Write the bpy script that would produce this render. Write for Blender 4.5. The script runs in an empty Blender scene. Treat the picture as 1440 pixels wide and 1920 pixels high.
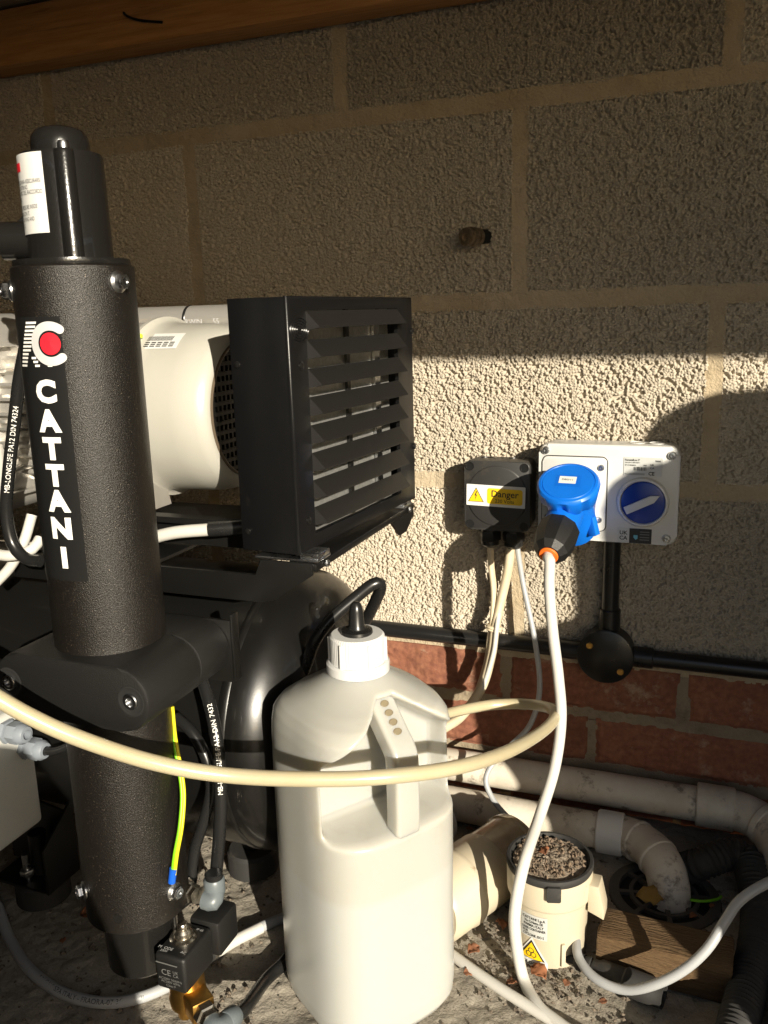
import bpy, bmesh, math, random
import numpy as np
from mathutils import Matrix, Vector
random.seed(7); np.random.seed(7)
S = bpy.context.scene
COL = S.collection

# ------------------------------------------------------------------ camera
CAM = Vector((0.9094, -1.0595, 0.6485))
YAW, PIT, ROL, FPX = -0.3749, -0.2254, -0.0283, 1620.0
_f = Vector((math.sin(YAW)*math.cos(PIT), math.cos(YAW)*math.cos(PIT), math.sin(PIT)))
_r0 = Vector((math.cos(YAW), -math.sin(YAW), 0)); _u0 = _r0.cross(_f)
_r = _r0*math.cos(ROL) + _u0*math.sin(ROL); _u = -_r0*math.sin(ROL) + _u0*math.cos(ROL)
cd = bpy.data.cameras.new('camera'); cam = bpy.data.objects.new('camera', cd); COL.objects.link(cam)
M = Matrix((( _r.x, _u.x, -_f.x, CAM.x), (_r.y, _u.y, -_f.y, CAM.y), (_r.z, _u.z, -_f.z, CAM.z), (0, 0, 0, 1)))
cam.matrix_world = M
cd.sensor_fit = 'VERTICAL'; cd.sensor_height = 24; cd.lens = FPX/1920*24; cd.clip_start = 0.02; cd.clip_end = 800
S.camera = cam

# ------------------------------------------------------------------ light
SUN_EL, SUN_AZ = math.radians(17.5), math.radians(42)      # low sun from behind, right of the wall normal
W = bpy.data.worlds.new('World'); S.world = W; W.use_nodes = True
nt = W.node_tree; bg = nt.nodes['Background']
sky = nt.nodes.new('ShaderNodeTexSky'); sky.sky_type = 'NISHITA'; sky.sun_disc = False
sky.sun_elevation = SUN_EL; sky.sun_rotation = math.pi - SUN_AZ
nt.links.new(sky.outputs[0], bg.inputs[0]); bg.inputs[1].default_value = 0.064
ld = bpy.data.lights.new('sun', 'SUN'); ld.energy = 5.0; ld.angle = math.radians(0.45); ld.color = (1.0, 0.91, 0.75)
sun = bpy.data.objects.new('sun', ld); COL.objects.link(sun)
sdir = Vector((-math.sin(SUN_AZ)*math.cos(SUN_EL), math.cos(SUN_AZ)*math.cos(SUN_EL), -math.sin(SUN_EL)))
sun.rotation_euler = sdir.to_track_quat('-Z', 'Y').to_euler(); sun.location = (3, -4, 3)
S.view_settings.view_transform = 'Standard'; S.view_settings.look = 'None'
S.view_settings.exposure = 0.78; S.view_settings.gamma = 1.0
S.render.engine = 'CYCLES'

# ------------------------------------------------------------------ helpers
def ray(x, y): return _f + _r*((x-720)/FPX) - _u*((y-960)/FPX)
def py(x, y, Y):                     # the point of depth Y that the photograph shows at x, y
    d = ray(x, y); return CAM + d*((Y-CAM.y)/d.y)
def pz(x, y, z=0.0):
    d = ray(x, y); return CAM + d*((z-CAM.z)/d.z)
V = Vector

def link(name, me, mat, parent=None, smooth=None):
    o = bpy.data.objects.new(name, me); COL.objects.link(o)
    if mat is not None and len(me.materials) == 0:
        me.materials.append(mat)
    if smooth is not None:
        shade(me, smooth)
    if parent is not None:
        o.parent = parent
        o.matrix_parent_inverse = world(parent).inverted()
    return o
def world(o):
    m = o.matrix_basis.copy(); p = o
    if o.parent is not None:
        m = world(o.parent) @ o.matrix_parent_inverse @ m
    return m
def shade(me, ang):
    me.polygons.foreach_set('use_smooth', [True]*len(me.polygons))
    try: me.set_sharp_from_angle(angle=math.radians(ang))
    except Exception: pass
def obj(name, bm, mat, parent=None, smooth=35):
    me = bpy.data.meshes.new(name); bmesh.ops.recalc_face_normals(bm, faces=bm.faces)
    bm.to_mesh(me); bm.free()
    return link(name, me, mat, parent, smooth)
def pyd(name, v, f, mat, parent=None, smooth=35):
    me = bpy.data.meshes.new(name); me.from_pydata([tuple(p) for p in v], [], f); me.update()
    return link(name, me, mat, parent, smooth)
def thing(name, loc, label, cat, group=None):
    o = bpy.data.objects.new(name, None); COL.objects.link(o); o.location = loc; o.empty_display_size = 0.02
    return tag(o, label, cat, group)
def tag(o, label=None, cat=None, group=None, kind=None):
    if label: o['label'] = label
    if cat: o['category'] = cat
    if group: o['group'] = group
    if kind: o['kind'] = kind
    return o

def frame(loc, z, x=None):           # matrix with local Z along z
    z = V(z).normalized()
    if x is None: x = V((1, 0, 0)) if abs(z.x) < 0.9 else V((0, 1, 0))
    x = (V(x) - z*V(x).dot(z)).normalized(); y = z.cross(x)
    m = Matrix((x, y, z)).transposed().to_4x4(); m.translation = V(loc); return m
def T(x, y, z): return Matrix.Translation((x, y, z))

def a_box(bm, size, m=None, bev=0.0, seg=2):
    r = bmesh.ops.create_cube(bm, size=1.0); vs = r['verts']
    for v in vs: v.co = V((v.co.x*size[0], v.co.y*size[1], v.co.z*size[2]))
    if bev > 0:
        es = list({e for v in vs for e in v.link_edges})
        rr = bmesh.ops.bevel(bm, geom=es, offset=bev, segments=seg, affect='EDGES', profile=0.5)
        vs = list({v for f in rr['faces'] for v in f.verts} | {v for v in vs if v.is_valid})
    if m is not None: bmesh.ops.transform(bm, matrix=m, verts=vs)
    return vs
def box(name, lo, hi, mat, parent=None, bev=0.0, seg=2):
    bm = bmesh.new(); lo = V(lo); hi = V(hi)
    a_box(bm, hi-lo, Matrix.Translation((lo+hi)/2), bev, seg); return obj(name, bm, mat, parent)
def a_lathe(bm, prof, m=None, seg=32, caps=True, wob=None):
    rings = []
    for (r, z) in prof:
        ring = []
        for i in range(seg):
            a = 2*math.pi*i/seg; rr = r*(wob(a, z) if wob else 1)
            ring.append(bm.verts.new((rr*math.cos(a), rr*math.sin(a), z)))
        rings.append(ring)
    for a, b in zip(rings, rings[1:]):
        for i in range(seg):
            j = (i+1) % seg; bm.faces.new((a[i], a[j], b[j], b[i]))
    if caps:
        if prof[0][0] > 1e-6: bm.faces.new(rings[0][::-1])
        if prof[-1][0] > 1e-6: bm.faces.new(rings[-1])
    vs = [v for r in rings for v in r]
    if m is not None: bmesh.ops.transform(bm, matrix=m, verts=vs)
    return vs
def lathe(name, prof, m, mat, parent=None, seg=32, smooth=35, wob=None, caps=True):
    bm = bmesh.new(); a_lathe(bm, prof, m, seg, caps, wob); return obj(name, bm, mat, parent, smooth)
def cyl(name, a, b, r, mat, parent=None, seg=24, r2=None, bev=0.0):
    a = V(a); b = V(b); L = (b-a).length; r2 = r if r2 is None else r2
    p = [(r, 0), (r2, L)] if bev <= 0 else [(r-bev, 0), (r, bev), (r2, L-bev), (r2-bev, L)]
    return lathe(name, p, frame(a, b-a), mat, parent, seg)
def a_prism(bm, prof, depth, m=None, bev=0.0, seg=2):
    b0 = [bm.verts.new((x, y, 0)) for x, y in prof]; b1 = [bm.verts.new((x, y, depth)) for x, y in prof]
    n = len(prof); fs = [bm.faces.new(b0[::-1]), bm.faces.new(b1)]
    for i in range(n): bm.faces.new((b0[i], b0[(i+1) % n], b1[(i+1) % n], b1[i]))
    vs = b0+b1
    if bev > 0:
        es = list(fs[0].edges)+list(fs[1].edges)
        rr = bmesh.ops.bevel(bm, geom=es, offset=bev, segments=seg, affect='EDGES', profile=0.5)
        vs = list({v for f in rr['faces'] for v in f.verts} | {v for v in vs if v.is_valid})
    if m is not None: bmesh.ops.transform(bm, matrix=m, verts=vs)
    return vs
def prism(name, prof, depth, m, mat, parent=None, bev=0.0, smooth=35):
    bm = bmesh.new(); a_prism(bm, prof, depth, m, bev); return obj(name, bm, mat, parent, smooth)
def hexa(r, n=6, a0=0.0): return [(r*math.cos(a0+2*math.pi*i/n), r*math.sin(a0+2*math.pi*i/n)) for i in range(n)]
def rrect(w, h, r, n=5):
    out = []
    for cx, cy, a in ((w/2-r, h/2-r, 0), (-w/2+r, h/2-r, 90), (-w/2+r, -h/2+r, 180), (w/2-r, -h/2+r, 270)):
        for k in range(n+1):
            t = math.radians(a+90*k/n); out.append((cx+r*math.cos(t), cy+r*math.sin(t)))
    return out
def spline(pts, step=0.004):
    P = [V(p) for p in pts]; P = [P[0]*2-P[1]]+P+[P[-1]*2-P[-2]]; out = []
    for i in range(1, len(P)-2):
        a, b, c, d = P[i-1:i+3]; n = max(2, int((c-b).length/step))
        for k in range(n):
            t = k/n
            out.append(0.5*((2*b)+(c-a)*t+(2*a-5*b+4*c-d)*t*t+(3*b-a-3*c+d)*t**3))
    out.append(P[-2]); return out
def a_tube(bm, pts, r, seg=12, smoothpath=True, step=0.004, caps=True, flat=None):
    P = spline(pts, step) if smoothpath else [V(p) for p in pts]
    n = len(P); t = [(P[min(i+1, n-1)]-P[max(i-1, 0)]).normalized() for i in range(n)]
    up = V((0, 0, 1)) if abs(t[0].z) < 0.9 else V((0, 1, 0))
    nx = (up - t[0]*up.dot(t[0])).normalized(); rings = []; s = 0
    for i in range(n):
        nx = (nx - t[i]*nx.dot(t[i])).normalized(); ny = t[i].cross(nx)
        if i: s += (P[i]-P[i-1]).length
        rr = r(s) if callable(r) else r; k2 = flat or 1
        rings.append([bm.verts.new(P[i]+nx*(rr*math.cos(2*math.pi*k/seg))+ny*(rr*k2*math.sin(2*math.pi*k/seg))) for k in range(seg)])
    for a, b in zip(rings, rings[1:]):
        for k in range(seg): bm.faces.new((a[k], a[(k+1) % seg], b[(k+1) % seg], b[k]))
    if caps: bm.faces.new(rings[0][::-1]); bm.faces.new(rings[-1])
    return P
def tube(name, pts, r, mat, parent=None, seg=14, step=0.005, smoothpath=True, flat=None):
    bm = bmesh.new(); a_tube(bm, pts, r, seg, smoothpath, step, True, flat); return obj(name, bm, mat, parent, 50)

_fc = {}
def text_mesh(s, size=1.0, bold=0.0, align='CENTER', space=1.0):
    k = (s, bold, align, space)
    if k not in _fc:
        c = bpy.data.curves.new('lettering', 'FONT'); c.body = s; c.size = 1.0; c.align_x = align; c.align_y = 'CENTER'
        c.offset = bold; c.resolution_u = 3; c.space_character = space
        o = bpy.data.objects.new('lettering', c); COL.objects.link(o)
        dg = bpy.context.evaluated_depsgraph_get()
        me = bpy.data.meshes.new_from_object(o.evaluated_get(dg))
        _fc[k] = ([v.co.copy() for v in me.vertices], [tuple(p.vertices) for p in me.polygons])
        bpy.data.objects.remove(o); bpy.data.curves.remove(c); bpy.data.meshes.remove(me)
    vs, fs = _fc[k]
    return [v*size for v in vs], fs
def letter(name, lines, fn, mat, parent):        # lines: (string, x, y, size, bold, align); fn maps (x, y) to a point
    V_, F_ = [], []
    for ln in lines:
        s, x, y, size, bold, al = ln[:6]; sx = ln[6] if len(ln) > 6 else 1
        vs, fs = text_mesh(s, size, bold, al); o = len(V_)
        V_ += [fn(v.x*sx+x, v.y+y) for v in vs]; F_ += [tuple(i+o for i in f) for f in fs]
    return pyd(name, V_, F_, mat, parent, None)
def plane_fn(o, rx, uy, off=0.0003):
    o = V(o); rx = V(rx).normalized(); uy = V(uy).normalized(); n = rx.cross(uy)
    return lambda x, y: o+rx*x+uy*y+n*off
def sheet(name, prof, fn, mat, parent):          # flat print piece from a 2D outline
    return pyd(name, [fn(x, y) for x, y in prof], [tuple(range(len(prof)))], mat, parent, None)
def grid_sheet(name, x0, x1, y0, y1, nx, ny, fn, mat, parent):
    vs = [fn(x0+(x1-x0)*i/nx, y0+(y1-y0)*j/ny) for j in range(ny+1) for i in range(nx+1)]
    fs = [(j*(nx+1)+i, j*(nx+1)+i+1, (j+1)*(nx+1)+i+1, (j+1)*(nx+1)+i) for j in range(ny) for i in range(nx)]
    return pyd(name, vs, fs, mat, parent, 60)

# ------------------------------------------------------------------ materials
def mat(name, col, rough=0.5, metal=0.0, var=None, bump=None, coat=0.0, sss=0.0, trans=0.0, spec=0.5, dirt=None, rvar=0.0, rnd=False, stretch=None, bump2=None, level=None):
    """var=(scale, colour2, amount)  dirt=(scale, colour, threshold 0..1, softness)  bump=(scale, strength, distance)"""
    m = bpy.data.materials.new(name); m.use_nodes = True; n = m.node_tree.nodes; L = m.node_tree.links
    b = n['Principled BSDF']; b.inputs['Base Color'].default_value = (*col, 1); b.inputs['Roughness'].default_value = rough
    b.inputs['Metallic'].default_value = metal; b.inputs['Specular IOR Level'].default_value = spec
    b.inputs['Coat Weight'].default_value = coat
    if sss > 0:
        b.inputs['Subsurface Weight'].default_value = sss; b.inputs['Subsurface Radius'].default_value = (1, .85, .6); b.inputs['Subsurface Scale'].default_value = 0.02
    if trans > 0: b.inputs['Transmission Weight'].default_value = trans; b.inputs['IOR'].default_value = 1.4
    tc = n.new('ShaderNodeTexCoord'); src = tc.outputs['Object']
    if rnd:
        oi = n.new('ShaderNodeObjectInfo'); ad = n.new('ShaderNodeVectorMath'); ad.operation = 'MULTIPLY_ADD'
        cmb = n.new('ShaderNodeCombineXYZ')
        for i in range(3): L.new(oi.outputs['Random'], cmb.inputs[i])
        ad.inputs[1].default_value = (17, 31, 13); L.new(cmb.outputs[0], ad.inputs[0]); L.new(src, ad.inputs[2]); src = ad.outputs[0]
    if stretch:
        mp = n.new('ShaderNodeMapping'); mp.inputs['Scale'].default_value = stretch; L.new(src, mp.inputs[0]); src = mp.outputs[0]
    def noise(sc, det=6, rg=0.6):
        t = n.new('ShaderNodeTexNoise'); t.inputs['Scale'].default_value = sc; t.inputs['Detail'].default_value = det; t.inputs['Roughness'].default_value = rg
        L.new(src, t.inputs['Vector']); return t.outputs['Fac']
    def ramp(fac, lo, hi):
        r = n.new('ShaderNodeMapRange'); r.inputs['From Min'].default_value = lo; r.inputs['From Max'].default_value = hi; L.new(fac, r.inputs['Value']); return r.outputs[0]
    cur = None
    def mix(fac, c2, amt=1.0):
        nonlocal cur
        x = n.new('ShaderNodeMix'); x.data_type = 'RGBA'
        if amt != 1.0:
            mm = n.new('ShaderNodeMath'); mm.operation = 'MULTIPLY'; mm.inputs[1].default_value = amt; L.new(fac, mm.inputs[0]); fac = mm.outputs[0]
        L.new(fac, x.inputs['Factor'])
        if cur is None: x.inputs[6].default_value = (*col, 1)
        else: L.new(cur, x.inputs[6])
        x.inputs[7].default_value = (*c2, 1); cur = x.outputs[2]
    for vv in ([var] if var and not isinstance(var, list) else (var or [])):
        mix(ramp(noise(vv[0]), 0.35, 0.65), vv[1], vv[2])
    if rnd:
        hs = n.new('ShaderNodeHueSaturation'); mr = n.new('ShaderNodeMapRange'); mr.inputs['To Min'].default_value = 0.8; mr.inputs['To Max'].default_value = 1.15
        L.new(oi.outputs['Random'], mr.inputs['Value']); L.new(mr.outputs[0], hs.inputs['Value'])
        if cur is not None: L.new(cur, hs.inputs['Color'])
        else: hs.inputs['Color'].default_value = (*col, 1)
        cur = hs.outputs[0]
    for dd in ([dirt] if dirt and not isinstance(dirt, list) else (dirt or [])):
        mix(ramp(noise(dd[0], 8, 0.7), dd[2], dd[2]+dd[3]), dd[1], dd[4] if len(dd) > 4 else 1.0)
    if level:                                     # liquid showing through up to a height
        sx = n.new('ShaderNodeSeparateXYZ'); L.new(tc.outputs['Object'], sx.inputs[0]); mix(ramp(sx.outputs[2], level[1], level[0]), level[2], .8)
    if cur is not None: L.new(cur, b.inputs['Base Color'])
    if rvar > 0:
        r = n.new('ShaderNodeMapRange'); r.inputs['To Min'].default_value = max(0, rough-rvar); r.inputs['To Max'].default_value = min(1, rough+rvar)
        L.new(noise(60), r.inputs['Value']); L.new(r.outputs[0], b.inputs['Roughness'])
    prev = None
    for bb in (bump, bump2):
        if bb:
            bp = n.new('ShaderNodeBump'); bp.inputs['Strength'].default_value = bb[1]; bp.inputs['Distance'].default_value = bb[2]
            L.new(noise(bb[0], 3), bp.inputs['Height'])
            if prev is not None: L.new(prev, bp.inputs['Normal'])
            prev = bp.outputs[0]
    if prev is not None: L.new(prev, b.inputs['Normal'])
    return m

K = dict(
 block=mat('aggregate block', (.46, .405, .32), .95, var=[(6, (.40, .35, .275), .7), (90, (.38, .33, .26), .6), (300, (.55, .49, .40), .6)], dirt=[(3.5, (.37, .30, .21), .58, .25, .5), (360, (.075, .06, .048), .585, .05, .8)], bump=(900, .3, .0005), rnd=True),  # fine dark specks: clinker grains plus pore shade worked into the colour
 mortar=mat('mortar', (.43, .345, .225), .95, var=[(30, (.34, .27, .175), .8), (8, (.48, .41, .31), .6)], bump=(420, .9, .0016), bump2=(70, .8, .005), dirt=(24, (.27, .215, .145), .60, .1, .7)),
 brick=mat('red brick', (.275, .105, .058), .9, var=[(40, (.36, .155, .085), .8), (120, (.17, .06, .04), .7)], dirt=[(22, (.40, .30, .21), .58, .12, .8)], bump=(350, .6, .001), rnd=True),
 beam=mat('rough pine', (.50, .25, .085), .75, var=[(4, (.34, .15, .045), .9)], stretch=(3, 40, 40), bump=(6, .4, .002), dirt=(1.3, (.16, .08, .03), .62, .1, .8)),
 deck=mat('pale roof board', (.30, .23, .155), .8, var=[(4, (.22, .165, .105), .8)], stretch=(3, 30, 30), bump=(6, .3, .002)),
 offcut=mat('weathered treated timber', (.12, .072, .03), .9, var=[(5, (.09, .048, .018), .9)], stretch=(6, 50, 50), bump=(9, 1.0, .004), dirt=[(60, (.24, .18, .11), .58, .1, .6)]),
 floor=mat('rough concrete', (.35, .315, .26), .97, var=[(9, (.25, .22, .175), .8), (90, (.42, .38, .31), .6), (500, (.16, .14, .11), .5)], dirt=[(5, (.11, .09, .07), .57, .12, .8), (40, (.10, .085, .065), .60, .08, .8)], bump=(500, .6, .0012), bump2=(130, .5, .003)),
 ground=mat('yard tarmac', (.055, .052, .047), .95, var=[(3, (.04, .037, .033), .8)], bump=(80, .4, .004)),
 debris=mat('grit', (.20, .16, .12), .95, var=[(120, (.06, .047, .035), 1.0)], rnd=False),
 leaf=mat('dead leaf', (.30, .115, .05), .8, var=[(60, (.16, .07, .035), .9)], rnd=True),
 yleaf=mat('yellow leaf', (.42, .27, .06), .7, var=[(60, (.3, .17, .04), .8)]),
 col=mat('black textured powder coat', (.011, .0092, .0075), .36, .3, spec=.65, bump=(1050, .5, .0010), bump2=(1900, .4, .0006), dirt=(980, (.46, .38, .29), .635, .03, .75)),
 blk=mat('satin black plastic', (.017, .016, .016), .42, bump=(1800, .25, .0005), dirt=(30, (.06, .055, .05), .66, .12, .5), rvar=.08),
 clamp=mat('matt black moulded plastic', (.0085, .0083, .008), .48, bump=(1400, .5, .0006), dirt=(70, (.09, .08, .07), .67, .1, .5)),
 tank=mat('black tank enamel', (.006, .0058, .0055), .32, coat=.3, bump=(900, .12, .0004), dirt=(260, (.16, .145, .12), .70, .05, .7), rvar=.07),
 steelblk=mat('black sheet steel', (.006, .0058, .0055), .36, bump=(900, .2, .0004), rvar=.08),
 housing=mat('black pressed housing', (.0048, .0048, .0052), .34, spec=.45, bump=(700, .18, .0004), dirt=(28, (.025, .022, .02), .64, .15, .5), rvar=.08),
 gloss=mat('glossy black paint', (.010, .0095, .009), .22, coat=.4, bump=(500, .25, .0006)),
 hoseblk=mat('black nylon tube', (.012, .012, .012), .28, rvar=.05),
 rubber=mat('dusty black rubber', (.022, .021, .020), .75, dirt=(40, (.10, .085, .065), .56, .2, .6)),
 dark=mat('dark hollow', (.006, .006, .006), .9),
 cream=mat('cream enamel', (.42, .41, .365), .33, var=(20, (.395, .385, .34), .5), bump=(300, .05, .0004)),
 alu=mat('aluminium', (.60, .58, .54), .42, .7, var=(12, (.48, .46, .43), .8), bump=(90, .12, .0006), stretch=(.15, 1, 1), rvar=.1),
 fin=mat('radiator fins', (.70, .70, .68), .4, .85, var=(300, (.52, .52, .5), .8)),
 zinc=mat('zinc plated steel', (.60, .61, .62), .28, 1.0, var=(300, (.42, .43, .45), .6), rvar=.1),
 nickel=mat('nickel plated brass', (.58, .53, .45), .26, 1.0, rvar=.08),
 brass=mat('brass', (.68, .40, .11), .32, 1.0, var=(200, (.5, .27, .07), .6), bump=(500, .2, .0004)),
 greyfit=mat('grey plastic fitting', (.115, .135, .145), .38, bump=(400, .06, .0004)),
 gland=mat('grey nylon gland', (.20, .225, .26), .45),
 white=mat('white plastic', (.80, .79, .74), .4, var=(25, (.74, .73, .68), .4)),
 ctrl=mat('light grey enclosure', (.56, .56, .53), .45, var=(25, (.6, .6, .56), .5)),
 socket=mat('pale grey thermoplastic', (.60, .60, .58), .33, var=(30, (.56, .56, .54), .5), dirt=(50, (.5, .46, .38), .7, .1, .4)),
 blue=mat('blue thermoplastic', (.004, .14, .62), .36, var=(60, (.004, .11, .52), .4), bump=(500, .05, .0004)),
 navy=mat('dark blue rotary knob', (.005, .035, .25), .3),
 orange=mat('orange seal', (.85, .16, .015), .5),
 conduit=mat('black pvc conduit', (.012, .012, .012), .30, dirt=(35, (.16, .14, .11), .64, .12, .6), rvar=.08),
 jbox=mat('charcoal junction box', (.028, .027, .026), .45, dirt=(25, (.10, .085, .06), .58, .2, .5)),
 ccable=mat('cream old cable', (.62, .53, .38), .55, var=(40, (.52, .43, .29), .8), dirt=(90, (.30, .24, .16), .64, .08, .7)),
 wcable=mat('white flex', (.55, .54, .505), .42, var=(40, (.55, .53, .48), .6), dirt=(120, (.38, .34, .28), .70, .05, .6)),
 gcable=mat('grey flex', (.36, .37, .38), .42, dirt=(60, (.3, .29, .27), .62, .1, .5)),
 pipe=mat('grubby white waste pipe', (.68, .63, .54), .5, var=(14, (.56, .50, .41), .8), dirt=[(38, (.19, .155, .115), .56, .10, .9), (9, (.38, .33, .26), .48, .2, .7)], bump=(60, .15, .001)),
 hose=mat('cream pvc hose', (.45, .395, .265), .30, var=[(20, (.43, .365, .23), .7)], dirt=(70, (.30, .24, .15), .66, .08, .5), sss=.25),
 hdpe=mat('milky bottle plastic', (.425, .422, .392), .24, var=(9, (.395, .388, .352), .6), dirt=[(130, (.25, .20, .13), .72, .02, .8), (16, (.35, .335, .285), .58, .15, .45)], sss=.7, level=(.150, .158, (.435, .445, .43)), bump=(120, .06, .0006)),
 hole=mat('bottle handle dimple', (.20, .165, .105), .5),
 cap=mat('white bottle cap', (.61, .61, .60), .38),
 pot=mat('beige pot plastic', (.51, .455, .345), .42, var=(18, (.50, .43, .31), .6), dirt=[(70, (.33, .25, .16), .66, .05, .85), (11, (.5, .42, .29), .58, .2, .6)]),
 amber=mat('smoked clear plastic', (.46, .37, .25), .22, var=(30, (.30, .23, .15), .8), spec=.6, sss=.3),
 soil=mat('dry dirt', (.24, .19, .14), .95, var=[(150, (.12, .09, .065), .9), (400, (.36, .30, .23), .7)], bump=(400, .8, .002)),
 prw=mat('white print', (.85, .84, .80), .6),
 prg=mat('grey print', (.50, .50, .50), .6),
 prm=mat('pale moulded print', (.13, .13, .125), .6),
 prk=mat('black print', (.02, .02, .02), .6),
 prr=mat('red print', (.80, .015, .03), .45),
 pry=mat('yellow print', (.80, .52, .01), .5),
 paper=mat('white sticker', (.66, .66, .64), .45),
 silver=mat('silvery sticker', (.56, .57, .55), .4, .2),
 teal=mat('teal print', (.12, .38, .48), .5),
 green=mat('green wire sheath', (.20, .56, .01), .4),
 yellow=mat('yellow wire sheath', (.80, .68, .02), .4),
 bluet=mat('blue crimp', (.01, .10, .55), .35),
 stick=mat('black glossy sticker', (.012, .012, .012), .28),
 grate=mat('dirty iron grate', (.085, .078, .068), .75, dirt=(40, (.15, .12, .09), .58, .15, .7), bump=(200, .3, .001)),
 blocker_wood=mat('dark shadow blocker wood', (.085, .05, .026), .8, var=[(4, (.05, .03, .015), .8)], stretch=(3, 30, 30), bump=(6, .3, .002)),
 blocker_grey=mat('grey shadow blocker', (.10, .10, .095), .9, bump=(600, .4, .001)),
 butt=mat('dark green plastic', (.02, .035, .025), .5),
)

# ------------------------------------------------------------------ relief height fields
def hashf(ix, iy, s):
    h = (ix.astype(np.int64)*374761393 + iy.astype(np.int64)*668265263 + s*1442695041) & 0xffffffff
    h = ((h ^ (h >> 13))*1274126177) & 0xffffffff
    return ((h ^ (h >> 16)) & 0xffffff)/float(0xffffff)
def grains(x, y, cell, s):           # rounded grains of uneven height with gaps between them
    gx, gy = np.floor(x/cell), np.floor(y/cell); out = np.full(x.shape, -1.0)
    for dx in (-1, 0, 1):
        for dy in (-1, 0, 1):
            ix, iy = gx+dx, gy+dy
            cx = (ix+.5+(hashf(ix, iy, s)-.5)*.9)*cell; cy = (iy+.5+(hashf(ix, iy, s+1)-.5)*.9)*cell
            h = hashf(ix, iy, s+2); rad = cell*(.50+.42*hashf(ix, iy, s+3)); a = hashf(ix, iy, s+5)*3.14; e = .75+.5*hashf(ix, iy, s+6)
            ux, uy = (x-cx)*np.cos(a)+(y-cy)*np.sin(a), -(x-cx)*np.sin(a)+(y-cy)*np.cos(a)
            d = np.sqrt((ux*e)**2+(uy/e)**2)/rad
            v = np.where(d < 1, np.sqrt(np.clip(1-d*d, 0, 1))*(.55+.45*h), 0) - 0.0
            out = np.maximum(out, v)
    return np.maximum(out, 0)
def worley(x, y, cell, s):
    gx, gy = np.floor(x/cell), np.floor(y/cell); f1 = np.full(x.shape, 9.0); f2 = np.full(x.shape, 9.0); hh = np.zeros(x.shape)
    for dx in (-2, -1, 0, 1, 2):
        for dy in (-2, -1, 0, 1, 2):
            ix, iy = gx+dx, gy+dy
            d = np.hypot(x/cell-(ix+hashf(ix, iy, s)), y/cell-(iy+hashf(ix, iy, s+1))); h = hashf(ix, iy, s+2)
            near = d < f1; f2 = np.where(near, f1, np.minimum(f2, d)); hh = np.where(near, h, hh); f1 = np.where(near, d, f1)
    return f1, f2, hh
def vnoise(x, y, cell, s):
    gx, gy = np.floor(x/cell), np.floor(y/cell); fx, fy = x/cell-gx, y/cell-gy
    fx = fx*fx*(3-2*fx); fy = fy*fy*(3-2*fy)
    a, b = hashf(gx, gy, s), hashf(gx+1, gy, s); c, d = hashf(gx, gy+1, s), hashf(gx+1, gy+1, s)
    return (a*(1-fx)+b*fx)*(1-fy)+(c*(1-fx)+d*fx)*fy
def relief_mesh(name, w, h, step, fn, thick):
    """A piece of masonry: front face towards -Y with relief, closed by sides; centred on the origin, face at y=0."""
    nx, nz = int(w/step)+1, int(h/step)+1
    X, Z = np.meshgrid(np.linspace(-w/2, w/2, nx), np.linspace(-h/2, h/2, nz)); Y = fn(X, Z)
    v = np.stack([X, Y, Z], -1).reshape(-1, 3); n0 = len(v)
    back = np.array([[-w/2, thick, -h/2], [w/2, thick, -h/2], [w/2, thick, h/2], [-w/2, thick, h/2]])
    i = np.arange(nx*nz).reshape(nz, nx)
    q = np.stack([i[:-1, :-1], i[:-1, 1:], i[1:, 1:], i[1:, :-1]], -1).reshape(-1, 4)
    faces = [tuple(f) for f in q.tolist()]
    b = list(range(n0, n0+4))
    faces += [tuple([b[1], b[0]]+i[0, :].tolist()), tuple([b[3], b[2]]+i[-1, ::-1].tolist()), tuple([b[0], b[3]]+i[::-1, 0].tolist()), tuple([b[2], b[1]]+i[:, -1].tolist()), tuple([b[0], b[1], b[2], b[3]])]
    me = bpy.data.meshes.new(name); me.from_pydata(np.concatenate([v, back]).tolist(), [], faces); me.update()
    me.polygons.foreach_set('use_smooth', [True]*len(q)+[False]*5); return me
def edge_fall(X, Z, w, h, s, band=.006):
    d = np.minimum(w/2-np.abs(X), h/2-np.abs(Z)); j = .0024*vnoise(X, Z, .018, s)+.0018*vnoise(X, Z, .005, s+9)
    return np.clip((d-j)/band, 0, 1)

# ------------------------------------------------------------------ the wall
wall = thing('block_wall', (0.5, 0, 0), 'wall of coarse grey aggregate blocks over red brick courses', 'wall')
BW, BH = .4405, .2150
def bfn(s):
    def f(X, Z):
        Xs, Zs = X+s*7.3, Z+s*3.1
        f1, f2, hh = worley(Xs, Zs, .0034, s*11+1); g1, g2, h2 = worley(Xs, Zs, .0085, s*17+5)
        gap = np.clip((f2-f1)/.30, 0, 1); gap = gap*gap*(3-2*gap); gap2 = np.clip((g2-g1)/.35, 0, 1)
        low = np.clip((hh-.76)*30, 0, 1)                         # grains that have fallen out
        y = .0034-.0028*gap*(1-low)-.0009*hh*(1-low)-.0008*gap2+.0026*low + .0012*(vnoise(Xs, Zs, .05, s)-.5)
        e = edge_fall(X, Z, BW, BH, s, .003)
        return y*e + (1-e)*.0030 + .0006
    return f
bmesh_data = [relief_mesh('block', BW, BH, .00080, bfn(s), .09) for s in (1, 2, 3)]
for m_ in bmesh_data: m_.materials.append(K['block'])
k = 0
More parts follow.
